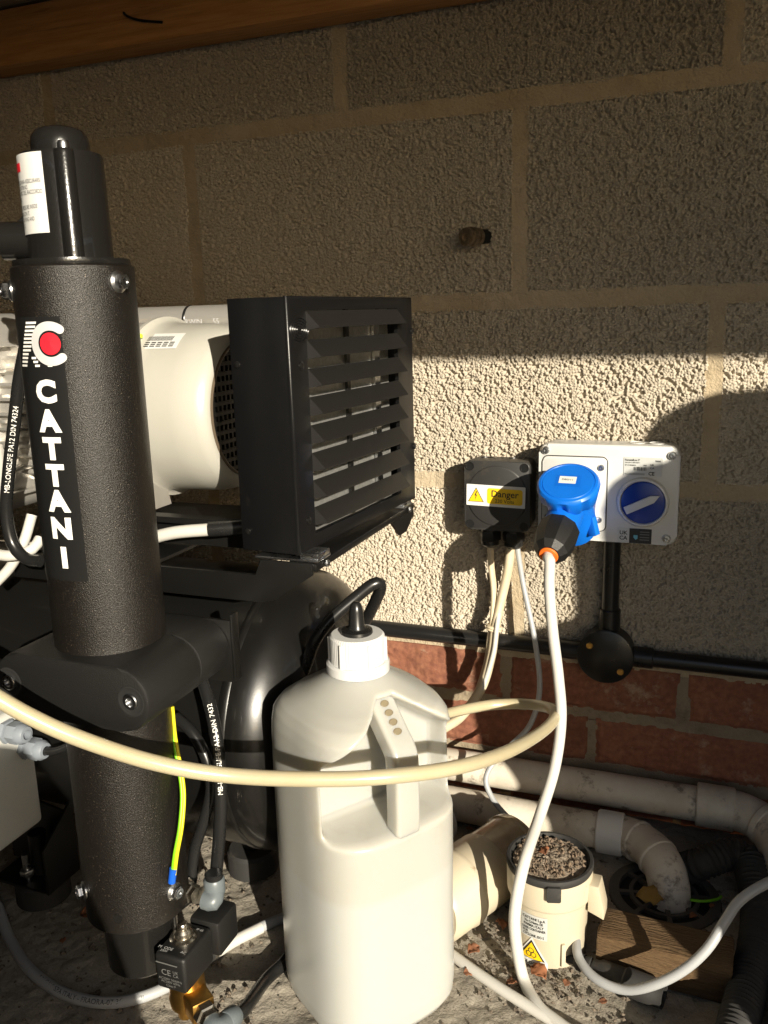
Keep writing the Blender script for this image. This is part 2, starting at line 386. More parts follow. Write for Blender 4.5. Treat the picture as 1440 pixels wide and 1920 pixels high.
for row, (z0, off) in enumerate(((1.1100, .225), (.885, 0.0), (.66, .225), (.435, 0.0), (.21, .225))):
    for i in range(-3, 5):
        x0 = off+.45*i
        if x0 > 2.2 or x0 < -1.3: continue
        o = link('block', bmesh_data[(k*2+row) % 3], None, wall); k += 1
        o.matrix_parent_inverse = Matrix.Translation((-.5, 0, 0))
        o.location = (x0+.225, 0, z0+.1125)
        if k % 4 in (1, 2): o.rotation_euler = (0, math.pi, 0)
def brfn(s):
    def f(X, Z):
        y = .0035*(vnoise(X+s, Z, .03, s)-.5)+.0022*(vnoise(X+s, Z*2, .008, s+3)-.5)+.0016*(vnoise(X+s, Z, .003, s+5)-.5)
        e = edge_fall(X, Z, .215, .064, s, .005)
        return y*e+(1-e)*.004-.0022
    return f
brk = [relief_mesh('brick', .215, .064, .0022, brfn(s), .09) for s in (4, 5, 6)]
for m_ in brk: m_.materials.append(K['brick'])
for row, (zc, off) in enumerate(((.172, .886), (.0975, .775), (.0225, .886), (-.0525, .775))):
    for i in range(-7, 6):
        o = link('brick', brk[(i+row*2) % 3], None, wall); o.matrix_parent_inverse = Matrix.Translation((-.5, 0, 0))
        o.location = (off+.225*i-.1125, 0, zc-.001)
        if (i+row) % 2: o.rotation_euler = (0, math.pi, 0)
# mortar: uneven strips filling every joint, one part
MV, MF_ = [], []
def strip_m(x0, x1, z0, z1, st=.0045):
    nx, nz = max(2, int((x1-x0)/st)), max(4, int((z1-z0)/st)); X, Z = np.meshgrid(np.linspace(x0, x1, nx), np.linspace(z0, z1, nz))
    Y = .0016+.0022*(vnoise(X, Z, .05, 3)-.5)+.0016*(vnoise(X, Z, .012, 4)-.5)+.0010*(vnoise(X, Z, .005, 6)-.5)
    o_ = len(MV); MV.extend(np.stack([X, Y, Z], -1).reshape(-1, 3).tolist()); ii = np.arange(nx*nz).reshape(nz, nx)+o_
    MF_.extend(np.stack([ii[:-1, :-1], ii[:-1, 1:], ii[1:, 1:], ii[1:, :-1]], -1).reshape(-1, 4).tolist())
for zb in (1.11, .885, .66, .435, .21): strip_m(-1.0, 2.2, zb-.011, zb+.011)
for row, (z0, off) in enumerate(((1.1100, .225), (.885, 0.0), (.66, .225), (.435, 0.0), (.21, .225))):
    for i in range(-3, 5): strip_m(off+.45*i-.010, off+.45*i+.010, z0+.011, z0+.214)
me = bpy.data.meshes.new('mortar'); me.from_pydata(MV, [], MF_); link('mortar', me, K['mortar'], wall, 60); MV, MF_ = [], []
for zb in (.1355, .0605, -.0145): strip_m(-1.0, 2.2, zb-.010, zb+.010)
for row, (zc, off) in enumerate(((.172, .886), (.0975, .775), (.0225, .886), (-.0525, .775))):
    for i in range(-7, 6): strip_m(off+.225*i-.009, off+.225*i+.009, zc-.027, zc+.027)
me = bpy.data.meshes.new('brick_mortar'); me.from_pydata(MV, [], MF_)
link('brick_mortar', me, mat('darker brick mortar', (.30, .245, .17), .95, var=[(30, (.22, .175, .12), .8)], bump=(420, .9, .0016), bump2=(70, .8, .005), dirt=(16, (.15, .12, .085), .56, .12, .8)), wall, 60)  # darker mortar tone along the brick courses

# ------------------------------------------------------------------ floor and ground
GC = V((.880, -.155, 0))             # gully centre
nx, ny = 620, 330
X, Y = np.meshgrid(np.linspace(-.5, 1.5, nx), np.linspace(-1.0, -.004, ny))
Zf = .0045*(vnoise(X, Y, .09, 21)-.5)+.0022*(vnoise(X, Y, .02, 22)-.5)+.0020*(vnoise(X, Y, .007, 23)-.5)+.0016*grains(X, Y, .008, 31)*(vnoise(X, Y, .05, 24) > .5)
Zf = Zf-.0012
vv = np.stack([X, Y, Zf], -1).reshape(-1, 3); ii = np.arange(nx*ny).reshape(ny, nx)
q = np.stack([ii[:-1, :-1], ii[:-1, 1:], ii[1:, 1:], ii[1:, :-1]], -1).reshape(-1, 4)
cc = vv[q].mean(1); keep = np.hypot(cc[:, 0]-GC.x, cc[:, 1]-GC.y) > .060
me = bpy.data.meshes.new('floor'); me.from_pydata(vv.tolist(), [], q[keep].tolist())
floor = tag(link('floor', me, K['floor'], None, 60), kind='structure')
bm = bmesh.new()
for x0, x1, y0, y1 in ((-150, -.5, -300, 0), (1.5, 150, -300, 0), (-.5, 1.5, -300, -1.0), (-150, 150, .095, 300)):
    bm.faces.new([bm.verts.new(p) for p in ((x0, y0, -.003), (x1, y0, -.003), (x1, y1, -.003), (x0, y1, -.003))])
tag(obj('ground', bm, K['ground'], None, None), kind='structure')

# ------------------------------------------------------------------ roof and beam
roof = thing('lean_to_roof', (.5, -.5, 1.06), 'low lean-to roof of pale boards over the wall', 'roof')
for i in range(9):
    y0 = .09-.14*i; y1 = y0-.1375
    if i == 8: y1 = -1.150
    z0 = 1.062+.016*(-y0/1.15); z1 = 1.062+.016*(-y1/1.15)
    bm = bmesh.new(); vs = [bm.verts.new(p) for p in ((-1.2, y0, z0), (2.4, y0, z0), (2.4, y1, z1), (-1.2, y1, z1), (-1.2, y0, z0+.02), (2.4, y0, z0+.02), (2.4, y1, z1+.02), (-1.2, y1, z1+.02))]
    for f in ((0, 1, 2, 3), (4, 7, 6, 5), (0, 4, 5, 1), (1, 5, 6, 2), (2, 6, 7, 3), (3, 7, 4, 0)): bm.faces.new([vs[j] for j in f])
    obj('roof_board', bm, K['deck'], roof, None)
fill_boards = thing('fill_blocker_boards', (.5, -1.1, 0), 'unseen dark boarding added to cut sky light in the lean-to', 'fill blocker')  # assumed boarding, added to hold back sky fill
for i in range(8):
    z0 = .005+.133*i
    box('blocker_side_board', (-.62, -1.145, z0), (-.60, -.006, z0+.130), K['blocker_wood'], fill_boards, .002)
    box('blocker_front_board', (-.60, -1.175, z0), (.70, -1.155, z0+.130), K['blocker_wood'], fill_boards, .002)
    box('blocker_side_board', (2.66, -1.145, z0), (2.68, -.006, z0+.130), K['blocker_wood'], fill_boards, .002)
beam = thing('timber_beam', (.5, -.02, 1.0), 'brown timber beam fixed along the top of the wall', 'beam')
box('plank', (-1.2, -.050, .990), (2.3, -.002, 1.0595), K['beam'], beam, .004, 2)
tube('bent_nail', [py(232, 24, -.051), py(238, 30, -.053), py(262, 38, -.054), py(305, 42, -.050)], .0016, K['steelblk'], beam, 8)

# ------------------------------------------------------------------ bolt in the wall
wb = thing('wall_bolt', (.63, 0, .735), 'rusty expansion bolt sticking out of the shaded blockwork', 'bolt')
a = V((.634, .006, .736)); b = V((.618, -.034, .734))
cyl('sleeve', a, a+(b-a)*.55, .0085, K['dark'], wb, 16)
lathe('stud', [(.0105, 0), (.0105, .006), (.0085, .0065), (.0085, .009), (.0115, .0095), (.0115, .016), (.0095, .0165), (.0095, .019), (.0105, .0195), (.0105, .024), (.006, .024), (.006, .020), (0, .020)], frame(a+(b-a)*.42, b-a), mat('rusty steel', (.38, .31, .22), .42, .8, var=(200, (.16, .11, .07), .8)), wb, 18)

# ------------------------------------------------------------------ conduit run
cd_ = thing('conduit_run', (.78, -.015, .225), 'black conduit with round junction box running along the brickwork', 'conduit')
cz = .2255
cyl('conduit_pipe', (.10, -.0135, cz), (.758, -.0135, cz), .0105, K['conduit'], cd_, 24)
cyl('conduit_pipe', (.83, -.0135, cz), (1.9, -.0135, cz), .0105, K['conduit'], cd_, 24)
cyl('conduit_pipe', (.795, -.0135, .28), (.795, -.0135, .384), .0105, K['conduit'], cd_, 24)
cyl('coupler', (.81, -.0135, cz), (.849, -.0135, cz), .0130, K['conduit'], cd_, 24, bev=.001)
cyl('coupler', (.735, -.0135, cz), (.77, -.0135, cz), .0122, K['conduit'], cd_, 24, bev=.001)
cyl('coupler', (.795, -.0135, .24), (.795, -.0135, .285), .0130, K['conduit'], cd_, 24, bev=.001)
jb = lathe('round_box', [(.031, 0), (.033, .002), (.033, .026)], frame((.793, -.001, cz+.002), (0, -1, 0)), K['conduit'], cd_, 40)
lathe('lid', [(.0345, 0), (.0345, .0035), (.033, .0045), (0, .0047)], frame((.793, -.0275, cz+.002), (0, -1, 0)), K['conduit'], jb, 40)
for dx, dz in ((-.019, .013), (.019, -.017)):
    sc = lathe('screw', [(.0042, 0), (.0042, .001), (.003, .002), (0, .002)], frame((.793+dx, -.032, cz+.002+dz), (0, -1, 0)), K['brass'], jb, 14)

# ------------------------------------------------------------------ screw heads
def screw(parent, p, n, r=.004, m='zinc', name='screw'):
    bm = bmesh.new(); a_lathe(bm, [(r, 0), (r, r*.25), (r*.8, r*.55), (r*.35, r*.6), (r*.35, r*.3), (0, r*.3)], frame(p, n), 14)
    return obj(name, bm, K[m], parent)
def hexbolt(parent, p, n, r=.0065, name='bolt', flange=True):
    bm = bmesh.new(); f = frame(p, n); vs = []
    if flange: a_lathe(bm, [(r*1.35, 0), (r*1.35, r*.2), (r*1.0, r*.45)], f, 20)
    a_prism(bm, hexa(r), r*.75, f @ T(0, 0, r*.4), .0006)
    a_lathe(bm, [(r*.8, r*1.15), (r*.75, r*1.3), (r*.45, r*1.3), (r*.4, r*.95), (0, r*.95)], f, 18)
    return obj(name, bm, K['zinc'], parent)

# ------------------------------------------------------------------ grey socket box
GX0, GX1, GZ0, GZ1, GD = .7115, .8705, .380, .4945, .050
sb = thing('switched_socket_box', (.79, 0, .38), 'pale grey switched socket enclosure on blockwork with blue rotary switch', 'socket box')
gc = V(((GX0+GX1)/2, 0, (GZ0+GZ1)/2)); gw, gh = GX1-GX0, GZ1-GZ0
FX = Matrix(((1, 0, 0, gc.x), (0, 0, -1, 0), (0, 1, 0, gc.z), (0, 0, 0, 1)))        # local x right, y up, z out of the wall
prism('base', rrect(gw-.004, gh-.004, .010, 6), .030, FX @ T(0, 0, .001), K['socket'], sb, .001)
prism('cover', rrect(gw, gh, .011, 6), .0185, FX @ T(0, 0, .0315), K['socket'], sb, .004)
pl = prism('socket_plate', rrect(.074, .087, .006, 6), .003, FX @ T(-.0375, -.001, .0495), K['socket'], sb, .001)
bm = bmesh.new()
o_, i_ = rrect(.0765, .0895, .0075, 6), rrect(.0742, .0872, .006, 6)
vo = [bm.verts.new((x-.0375, y-.001, .0502)) for x, y in o_]; vi = [bm.verts.new((x-.0375, y-.001, .0502)) for x, y in i_]
for j in range(len(vo)): bm.faces.new((vo[j], vo[(j+1) % len(vo)], vi[(j+1) % len(vo)], vi[j]))
bmesh.ops.transform(bm, matrix=FX, verts=bm.verts); obj('gasket_line', bm, K['prk'], pl, None)
for x, y in ((-.0715, .0495), (.0705, .0475), (.0685, -.0490)):
    screw(sb, FX @ V((x, y, .0505)), (0, -1, 0), .0048)
for x, y in ((-.0065, .031), (-.0080, -.031), (-.068, -.031)):
    screw(sb, FX @ V((x, y, .0525)), (0, -1, 0), .0040)
dc = V((.041, -.0075, .050))
dial = lathe('rotary_switch', [(.0290, 0), (.0290, .003), (.0275, .0055), (.0255, .0062), (.0245, .0040), (.0245, .0025)], FX @ T(*dc), K['socket'], sb, 48)
lathe('knob', [(.0243, .001), (.0243, .0045), (.022, .0055), (0, .0058)], FX @ T(*dc), K['navy'], dial, 48)
ang = math.radians(27)
prism('pointer', [(-.021, -.0045), (.012, -.0045), (.021, 0), (.012, .0045), (-.021, .0045)], .004, FX @ T(*dc) @ Matrix.Rotation(ang, 4, 'Z') @ T(0, 0, .0062), K['socket'], dial, .0005)
fn = plane_fn(FX @ V((.0395, .0335, .0503)), (1, 0, 0), (0, 0, 1), .0004)
lab = sheet('rating_label', rrect(.0425, .0215, .001, 2), fn, K['silver'], sb)
fn2 = plane_fn(FX @ V((.0395, .0335, .0503)), (1, 0, 0), (0, 0, 1), .0008)
letter('lettering', [('FamatelLoc P', -.020, .0075, .0030, .02, 'LEFT'), ('16A 2P+T 200-250V~', -.020, .0045, .0019, .01, 'LEFT'), ('2P+E 50/60Hz', -.020, .0015, .0021, .01, 'LEFT'), ('IP67', .0005, .0015, .0021, .01, 'LEFT'), ('70265', .0195, .0068, .0026, .02, 'RIGHT'), ('CE', .0095, -.0078, .0055, .03, 'CENTER'), ('UK', .010, .0022, .0034, .01, 'CENTER'), ('CA', .010, -.0012, .0034, .01, 'CENTER')]
       , fn2, K['prk'], lab)
bars = [(-.0100+.0008*i+random.uniform(-.0002, .0002), -.0045, random.choice((.0003, .0005))) for i in range(18)]
bm = bmesh.new()
for x, y, w in bars:
    bm.faces.new([bm.verts.new(fn2(*p)) for p in ((x, y), (x+w, y), (x+w, y+.0042), (x, y+.0042))])
for y in (-.0082, -.0094): bm.faces.new([bm.verts.new(fn2(*p)) for p in ((-.020, y), (.002, y), (.002, y+.0004), (-.020, y+.0004))])
obj('barcode', bm, K['prk'], lab, None)
fn = plane_fn(FX @ V((.0330, -.0480, .0503)), (1, 0, 0), (0, 0, 1), .0004); fn2 = plane_fn(FX @ V((.0330, -.0480, .0503)), (1, 0, 0), (0, 0, 1), .0008)
l1 = sheet('approval_sticker', [(-.019, -.0088), (-.006, -.0088), (-.006, .0088), (-.019, .0088)], fn, K['silver'], sb)
letter('lettering', [('UK', -.0125, .0030, .0065, .02, 'CENTER'), ('CA', -.0125, -.0032, .0065, .02, 'CENTER')], fn2, K['prk'], l1)
l2 = sheet('dark_sticker', [(-.0058, -.0088), (.019, -.0088), (.019, .0088), (-.0058, .0088)], fn, K['prk'], sb)
sheet('emblem', [(-.001, .001), (.0035, .001), (.0035, -.003), (.0015, -.0045), (-.001, -.002)], fn2, K['teal'], l2)
bm = bmesh.new()
for i, y in enumerate((.0045, .0015, -.0018, -.0048)): bm.faces.new([bm.verts.new(fn2(*p)) for p in ((.006, y), (.0165, y), (.0165, y+.0012), (.006, y+.0012))])
obj('small_print', bm, K['prm'], l2, None)
fl = cyl('socket_outlet', FX @ V((-.0375, -.006, .051)), FX @ V((-.0375, -.020, .062)), .026, K['navy'], sb, 36)
for x in (.03, .052): lathe('knockout', [(.009, 0), (.009, .0006), (.0082, .0006), (.0082, .0001), (0, .0001)], frame((gc.x+x, -.025, GZ1-.0001), (0, 0, 1)), K['socket'], sb, 24)

# ------------------------------------------------------------------ blue plug and its cable
pg = thing('blue_plug', (.757, -.10, .40), 'blue angled industrial plug with black gland pushed into the grey socket', 'plug')
ax = V((.02, -.50, .866)).normalized(); dcn = V((.7575, -.118, .4615)); fp = frame(dcn, ax, (1, 0, 0))
def flute(a, z): return 1 - (.13*max(0, math.cos(8*a+.4))**1.5 if z < -.008 else .06*max(0, math.cos(8*a+.4))**1.5 if z < -.003 else 0)
lathe('head', [(.020, -.024), (.029, -.022), (.0315, -.019), (.0335, -.010), (.0345, -.004), (.034, -.001), (.032, .0015), (.0292, .0022), (.0285, .0012), (.0278, .0022), (0, .0026)], fp, K['blue'], pg, 108, 30, flute)
fn = plane_fn(fp @ V((.0, .002, .0024)), fp.to_3x3() @ V((1, 0, 0)), fp.to_3x3() @ V((0, 1, 0)), .0004)
grid_sheet('recess_panel', -.0135, .0135, -.0105, .0085, 1, 1, fn, mat('blue label panel', (.004, .115, .55), .3), pg)
fn2 = plane_fn(fp @ V((.0, .002, .0024)), fp.to_3x3() @ V((1, 0, 0)), fp.to_3x3() @ V((0, 1, 0)), .0009)
ps = grid_sheet('number_sticker', -.0100, .0085, -.0060, .0055, 1, 1, fn2, K['paper'], pg)
letter('lettering', [('DB3/11', -.0007, -.0003, .0042, 0, 'CENTER')], plane_fn(fp @ V((.0, .002, .0024)), fp.to_3x3() @ V((1, 0, 0)), fp.to_3x3() @ V((0, 1, 0)), .0013), K['prk'], ps)
b0 = dcn-ax*.020; b1 = V((.757, -.062, .398))
lathe('body', [(.0225, 0), (.0240, .01), (.0245, .03), (.0255, .034), (.0255, (b1-b0).length)], frame(b0, b1-b0), K['blue'], pg, 36)
prism('latch_lug', [(-.004, -.010), (.004, -.010), (.004, .012), (-.004, .012)], .012, frame((.776, -.085, .405), (.8, -.5, .2), (0, 1, 0)), K['blue'], pg, .002)
g0 = V((.7565, -.096, .4335)); g1 = V((.748, -.178, .3945)); gd = (g1-g0).normalized(); gl = (g1-g0).length
lathe('cable_neck', [(.019, 0), (.0195, .02), (.0195, gl-.045)], frame(g0, gd), K['blue'], pg, 36)
lathe('gland_nut', [(.0195, gl-.047), (.0225, gl-.044), (.0232, gl-.026), (.0185, gl-.008), (.0122, gl-.001), (.0106, gl-.0005), (.0092, gl-.006)], frame(g0, gd), K['clamp'], pg, 10, 20)
lathe('orange_seal', [(.0104, gl-.004), (.0104, gl+.0004), (.0098, gl+.0010), (.0064, gl+.0010), (.0056, gl-.002)], frame(g0, gd), K['orange'], pg, 28)
wc = [g0+gd*(gl-.02), g0+gd*(gl+.003), py(1031, 1052, -.187), py(1030, 1100, -.190), py(1036, 1180, -.195), py(1047, 1270, -.20), py(1052, 1350, -.207), py(1040, 1440, -.230), py(1012, 1530, -.268), py(985, 1610, -.316), py(968, 1690, -.336), py(966, 1750, -.340)]
wc += [py(980, 1830, -.338), pz(1008, 1885, .0065), pz(1050, 1920, .0065), pz(1110, 1965, .0065), pz(1180, 2030, .0065)]
tube('cable', wc, .0058, K['wcable'], pg, 16)

# ------------------------------------------------------------------ charcoal junction box
db = thing('junction_box', (.66, 0, .38), 'charcoal junction box with yellow danger sticker beside the grey socket', 'junction box')
jx, jz = .6590, .4265; JX = Matrix(((1, 0, 0, jx), (0, 0, -1, 0), (0, 1, 0, jz), (0, 0, 0, 1)))
jw, jh, jd = .082, .087, .043
prism('base', rrect(jw-.003, jh-.003, .008), .028, JX @ T(0, 0, .001), K['jbox'], db, .001)
prism('lid', rrect(jw, jh, .008), .0155, JX @ T(0, 0, .0285), K['jbox'], db, .002)
lathe('round_boss', [(.0385, 0), (.0375, .0014), (.036, .0020), (0, .0022)], JX @ T(0, 0, .0435), K['jbox'], db, 48)
for sx in (-1, 1):
    for sz in (-1, 1):
        lathe('corner_screw', [(.0055, 0), (.0055, .0005), (.0045, .0005), (.0042, -.001), (0, -.001)], JX @ T(sx*.034, sz*.0365, .0442), K['conduit'], db, 20)
for x in (-.018, .018): lathe('knockout', [(.0105, 0), (.0105, .0008), (.009, .0008), (.0088, .0001), (0, .0001)], frame((jx+x, -.020, jz+jh/2-.0011), (0, 0, 1)), K['conduit'], db, 24)
fn = plane_fn(JX @ V((-.001, .0005, .0458)), (1, 0, -.02), (.02, 0, 1), .0003); fn2 = plane_fn(JX @ V((-.001, .0005, .0458)), (1, 0, -.02), (.02, 0, 1), .0007); fn3 = plane_fn(JX @ V((-.001, .0005, .0458)), (1, 0, -.02), (.02, 0, 1), .0011)
st = sheet('danger_sticker', rrect(.0735, .0265, .0008, 2), fn, K['paper'], db)
sheet('yellow_panel', rrect(.044, .0195, .003, 4), lambda x, y: fn2(x+.0115, y), K['pry'], st)
sheet('triangle_border', [(-.0345, -.0085), (-.0145, -.0085), (-.0245, .0095)], fn2, K['prk'], st)
sheet('triangle', [(-.0333, -.0078), (-.0157, -.0078), (-.0245, .0080)], fn3, K['pry'], st)
sheet('bolt_symbol', [(-.0240, .0050), (-.0262, -.0004), (-.0246, -.0004), (-.0254, -.0060), (-.0230, .0008), (-.0246, .0008), (-.0228, .0050)], plane_fn(JX @ V((-.001, .0005, .0458)), (1, 0, -.02), (.02, 0, 1), .0015), K['prk'], st)
letter('lettering', [('Danger', .0115, .0028, .0115, .012, 'CENTER'), ('230 Volts', .0115, -.0060, .0062, .008, 'CENTER')], fn3, K['prk'], st)
for x in (-.014, .0165):
    bm = bmesh.new(); f = frame((jx+x, -.022, jz-jh/2+.001), (0, 0, -1))
    a_lathe(bm, [(.0125, 0), (.0125, .004), (.0115, .004), (.0115, .007)], f, 24); a_prism(bm, hexa(.0140), .012, f @ T(0, 0, .007), .001)
    a_lathe(bm, [(.0120, .018), (.0120, .024), (.0095, .027), (.0085, .0275), (.0075, .020)], f, 24)
    obj('cable_gland', bm, K['conduit'], db)
# cables leaving it
zt = jz-jh/2-.018
def cable(name, pts, r, m, label, cat='cable', group=None, flat=None, seg=14):
    return tag(tube(name, pts, r, K[m], None, seg, .005, True, flat), label, cat, group)
cable('twin_cable', [(jx-.014, -.022, zt), py(921, 1060, -.022), py(926, 1110, -.024), py(924, 1160, -.032), py(918, 1200, -.036), py(913, 1240, -.040), py(893, 1300, -.050), py(858, 1345, -.075), py(830, 1368, -.11), py(800, 1390, -.13)], .0064, 'ccable', 'cream twin cable dropping from the left gland of the charcoal box', flat=.62)
cable('thick_cable', [(jx+.0135, -.022, zt), py(952, 1070, -.024), py(941, 1120, -.027), py(928, 1180, -.038), py(921, 1230, -.044), py(903, 1290, -.056), py(868, 1340, -.085), py(838, 1362, -.115), py(810, 1378, -.14)], .0074, 'ccable', 'thick cream cable from the right gland taped to the twin cable', flat=.8)
cable('thin_cable', [py(935, 1150, -.036), py(931, 1180, -.046), py(924, 1230, -.052), py(900, 1300, -.062), py(862, 1348, -.09), py(836, 1368, -.12)], .0030, 'wcable', 'thin pale cable bound to the outside of the cream cables')
bm = bmesh.new(); a_lathe(bm, [(.0092, -.003), (.0108, -.0015), (.0098, 0), (.0110, .0015), (.0096, .004)], frame(py(926, 1178, -.036), (.15, .1, 1)), 18)
tag(obj('cable_tie', bm, K['ccable'], None), 'grubby tape binding the cream cables above the conduit', 'tape')
cable('grey_cable', [(jx+.020, -.022, zt), py(975, 1060, -.024), py(982, 1100, -.027), py(997, 1170, -.04), py(1006, 1220, -.045), py(1012, 1275, -.048), py(1008, 1320, -.055), py(990, 1365, -.065), py(955, 1400, -.08), py(922, 1435, -.10), py(911, 1465, -.11), py(925, 1500, -.118), py(950, 1530, -.128), py(985, 1560, -.14)], .0034, 'gcable', 'thin grey cable hanging from the charcoal box to the waste pipes')

# ------------------------------------------------------------------ waste pipes and gully
p2 = thing('waste_pipe', (.7, -.032, .045), 'grubby white waste pipe lying against the foot of the brick wall', 'pipe')
PZ = .049
cyl('pipe', (.12, -.032, PZ-.004), (.915, -.032, PZ), .0212, K['pipe'], p2, 32)
cyl('socket', (.908, -.032, PZ), (.952, -.032, PZ), .0262, K['pipe'], p2, 32, bev=.0015)
tube('elbow', [(.945, -.032, PZ), (.962, -.034, PZ-.001), (.982, -.046, PZ-.003), (.995, -.066, PZ-.006), (1.003, -.095, PZ-.012), (1.007, -.13, PZ-.02)], .0235, K['pipe'], p2, 28)
bm = bmesh.new(); a_lathe(bm, [(.0235, -.005), (.0256, -.003), (.0256, .004), (.0235, .006)], frame((.985, -.049, PZ-.003), (.75, -.65, -.1)), 28, False); obj('collar', bm, K['pipe'], p2)
p1 = thing('waste_pipe', (.7, -.085, 0), 'grubby white waste pipe bending down into the floor drain', 'pipe')
FZ = .0245
cyl('pipe', (.30, -.083, FZ-.002), (.805, -.090, FZ), .0212, K['pipe'], p1, 32)
cyl('socket', (.797, -.0898, FZ), (.828, -.0903, FZ+.0005), .0255, mat('paler pipe socket', (.72, .72, .70), .45, dirt=(40, (.3, .26, .2), .64, .06, .8)), p1, 32, bev=.0015)
tube('elbow', [(.822, -.0903, FZ), (.836, -.0935, FZ+.001), (.854, -.107, FZ+.003), (.868, -.124, FZ+.004), (.878, -.141, FZ+.001), (.884, -.153, FZ-.010), (.8865, -.159, FZ-.024), (.887, -.1605, -.012)], .0228, K['pipe'], p1, 30, .003)
for p, d in (((.846, -.100, FZ+.002), (.75, -.62, .1)), ((.870, -.128, FZ+.0035), (.55, -.75, -.1))):
    bm = bmesh.new(); a_lathe(bm, [(.0226, -.003), (.0245, -.002), (.0245, .002), (.0226, .004)], frame(p, d), 28, False); obj('collar', bm, K['pipe'], p1)
gr = thing('drain_grate', (GC.x, GC.y, 0), 'round dirty iron drain grate set in the concrete floor', 'drain grate')
lathe('rim', [(.060, -.006), (.0605, .0015), (.058, .0030), (.0495, .0030), (.0485, -.004), (.060, -.006)], Matrix.Translation(GC), K['grate'], gr, 64, caps=False)
for rr in (.022, .036):
    lathe('ring', [(rr-.0022, -.004), (rr-.0022, .0022), (rr+.0022, .0022), (rr+.0022, -.004), (rr-.0022, -.004)], Matrix.Translation(GC), K['grate'], gr, 48, caps=False)
for k in range(8):
    a = math.pi*k/4+.2; bm = bmesh.new(); a_box(bm, (.036, .0052, .006), Matrix.Translation(GC) @ Matrix.Rotation(a, 4, 'Z') @ T(.0325, 0, -.0010)); obj('bar', bm, K['grate'], gr)
lathe('hub', [(.016, -.004), (.016, .0022), (0, .0024)], Matrix.Translation(GC), K['grate'], gr, 24)
lathe('pit', [(.0605, -.002), (.0600, -.15), (0, -.15)], Matrix.Translation(GC), K['dark'], gr, 40)

# ------------------------------------------------------------------ timber offcut, black connector, corrugated hoses
tb = thing('timber_offcut', (.887, -.277, 0), 'weathered brown timber offcut lying in front of the drain', 'timber')
bm = bmesh.new(); a_box(bm, (.126, .046, .042), Matrix.Translation((.887, -.277, .0212)) @ Matrix.Rotation(math.radians(-2), 4, 'Z'), .0025, 2)
bmesh.ops.subdivide_edges(bm, edges=[e for e in bm.edges if e.calc_length() > .03], cuts=5, use_grid_fill=True)
for v in bm.verts: v.co += V((random.uniform(-.0007, .0007), random.uniform(-.0007, .0007), random.uniform(-.0006, .0006)))
obj('wood_block', bm, K['offcut'], tb, 30)
bc = thing('cable_connector', (.85, -.315, 0), 'dusty black inline cable connector lying against the timber', 'connector')
ca, cb = pz(1078, 1800, .013), pz(1245, 1868, .013)
cdv = (cb-ca).normalized(); cl_ = (cb-ca).length
lathe('shell', [(.006, 0), (.0085, .004), (.0085, .008), (.0065, .009), (.0085, .012), (.0085, .016), (.0065, .017), (.0085, .020), (.0085, .024), (.0105, .027), (.0112, .05), (.0130, .052), (.0130, cl_-.01), (.0118, cl_-.008), (.0118, cl_), (.009, cl_), (.0085, cl_-.01), (0, cl_-.01)], frame(ca, cdv), K['rubber'], bc, 28)
tube('tail', [ca+cdv*.002, ca-cdv*.02+V((0, 0, -.004)), ca-cdv*.04+V((0, .004, -.008))], .004, K['rubber'], bc)
cable('blue_grey_cable', [pz(1075, 1690, .012)+V((0, .02, 0)), py(1080, 1765, -.292), py(1090, 1805, -.318), py(1122, 1838, -.335), py(1172, 1856, -.342), py(1225, 1847, -.345), py(1280, 1820, -.34), py(1325, 1780, -.33), py(1358, 1730, -.315), py(1388, 1688, -.30), py(1440, 1655, -.285), py(1500, 1635, -.27)], .0046, 'gcable', 'grey cable looping from the beige pot over the timber offcut')
def ribs(r, a, p): return lambda s: r+a*math.cos(2*math.pi*s/p)
h1 = tag(tube('corrugated_hose', [pz(1285, 1640, .02)+V((0, .02, -.005)), pz(1320, 1618, .03), pz(1365, 1602, .036), pz(1400, 1612, .034), pz(1412, 1650, .028), (.976, -.175, .020), (.972, -.24, .0195), (.962, -.30, .0195), (.950, -.37, .0195), (.936, -.45, .0195), (.92, -.53, .0195)], ribs(.0168, .0014, .0058), K['rubber'], None, 22, .0012), 'dusty black corrugated hose running across the floor past the timber', 'hose')
h2 = tag(tube('corrugated_hose', [(1.012, -.20, .0175), (1.006, -.27, .0175), (.995, -.34, .0175), (.978, -.42, .0175), (.955, -.50, .0175)], ribs(.0155, .0011, .0060), K['pipe'], None, 22, .0012), 'off-white corrugated hose lying beside the black one', 'hose')
tag(tube('wire_end', [pz(1290, 1687, .006), pz(1320, 1690, .008), pz(1345, 1686, .007), pz(1352, 1681, .006)], .0016, K['green'], None, 8), 'short green and yellow wire lying across the drain grate', 'wire')

# ------------------------------------------------------------------ beige pot
pc = V((.7715, -.2735, 0)); pt = thing('amalgam_pot', pc, 'beige biohazard pot with black rim and dirt-filled lid on the floor', 'pot')
PM = Matrix.Translation(pc)
lathe('body', [(.0375, .0005), (.0385, .003), (.0395, .060), (.0405, .066), (.0425, .068), (.0430, .070), (.0435, .093), (.0430, .0955)], PM, K['pot'], pt, 64)
lathe('rim', [(.0428, .0955), (.0442, .0985), (.0442, .1020), (.0432, .1035), (.0405, .1035), (.0395, .1005), (.0385, .0975), (.0300, .0965), (0, .0965)], PM, K['rubber'], pt, 64)
n = 46; bm = bmesh.new(); rings = []
for j in range(15):
    r_ = .0370*j/14
    rings.append([bm.verts.new(pc+V((r_*math.cos(2*math.pi*i/n), r_*math.sin(2*math.pi*i/n), .0992+(.0035*random.random() if j < 13 else 0)+.003*max(0, 1-r_/.03)))) for i in range(n)])
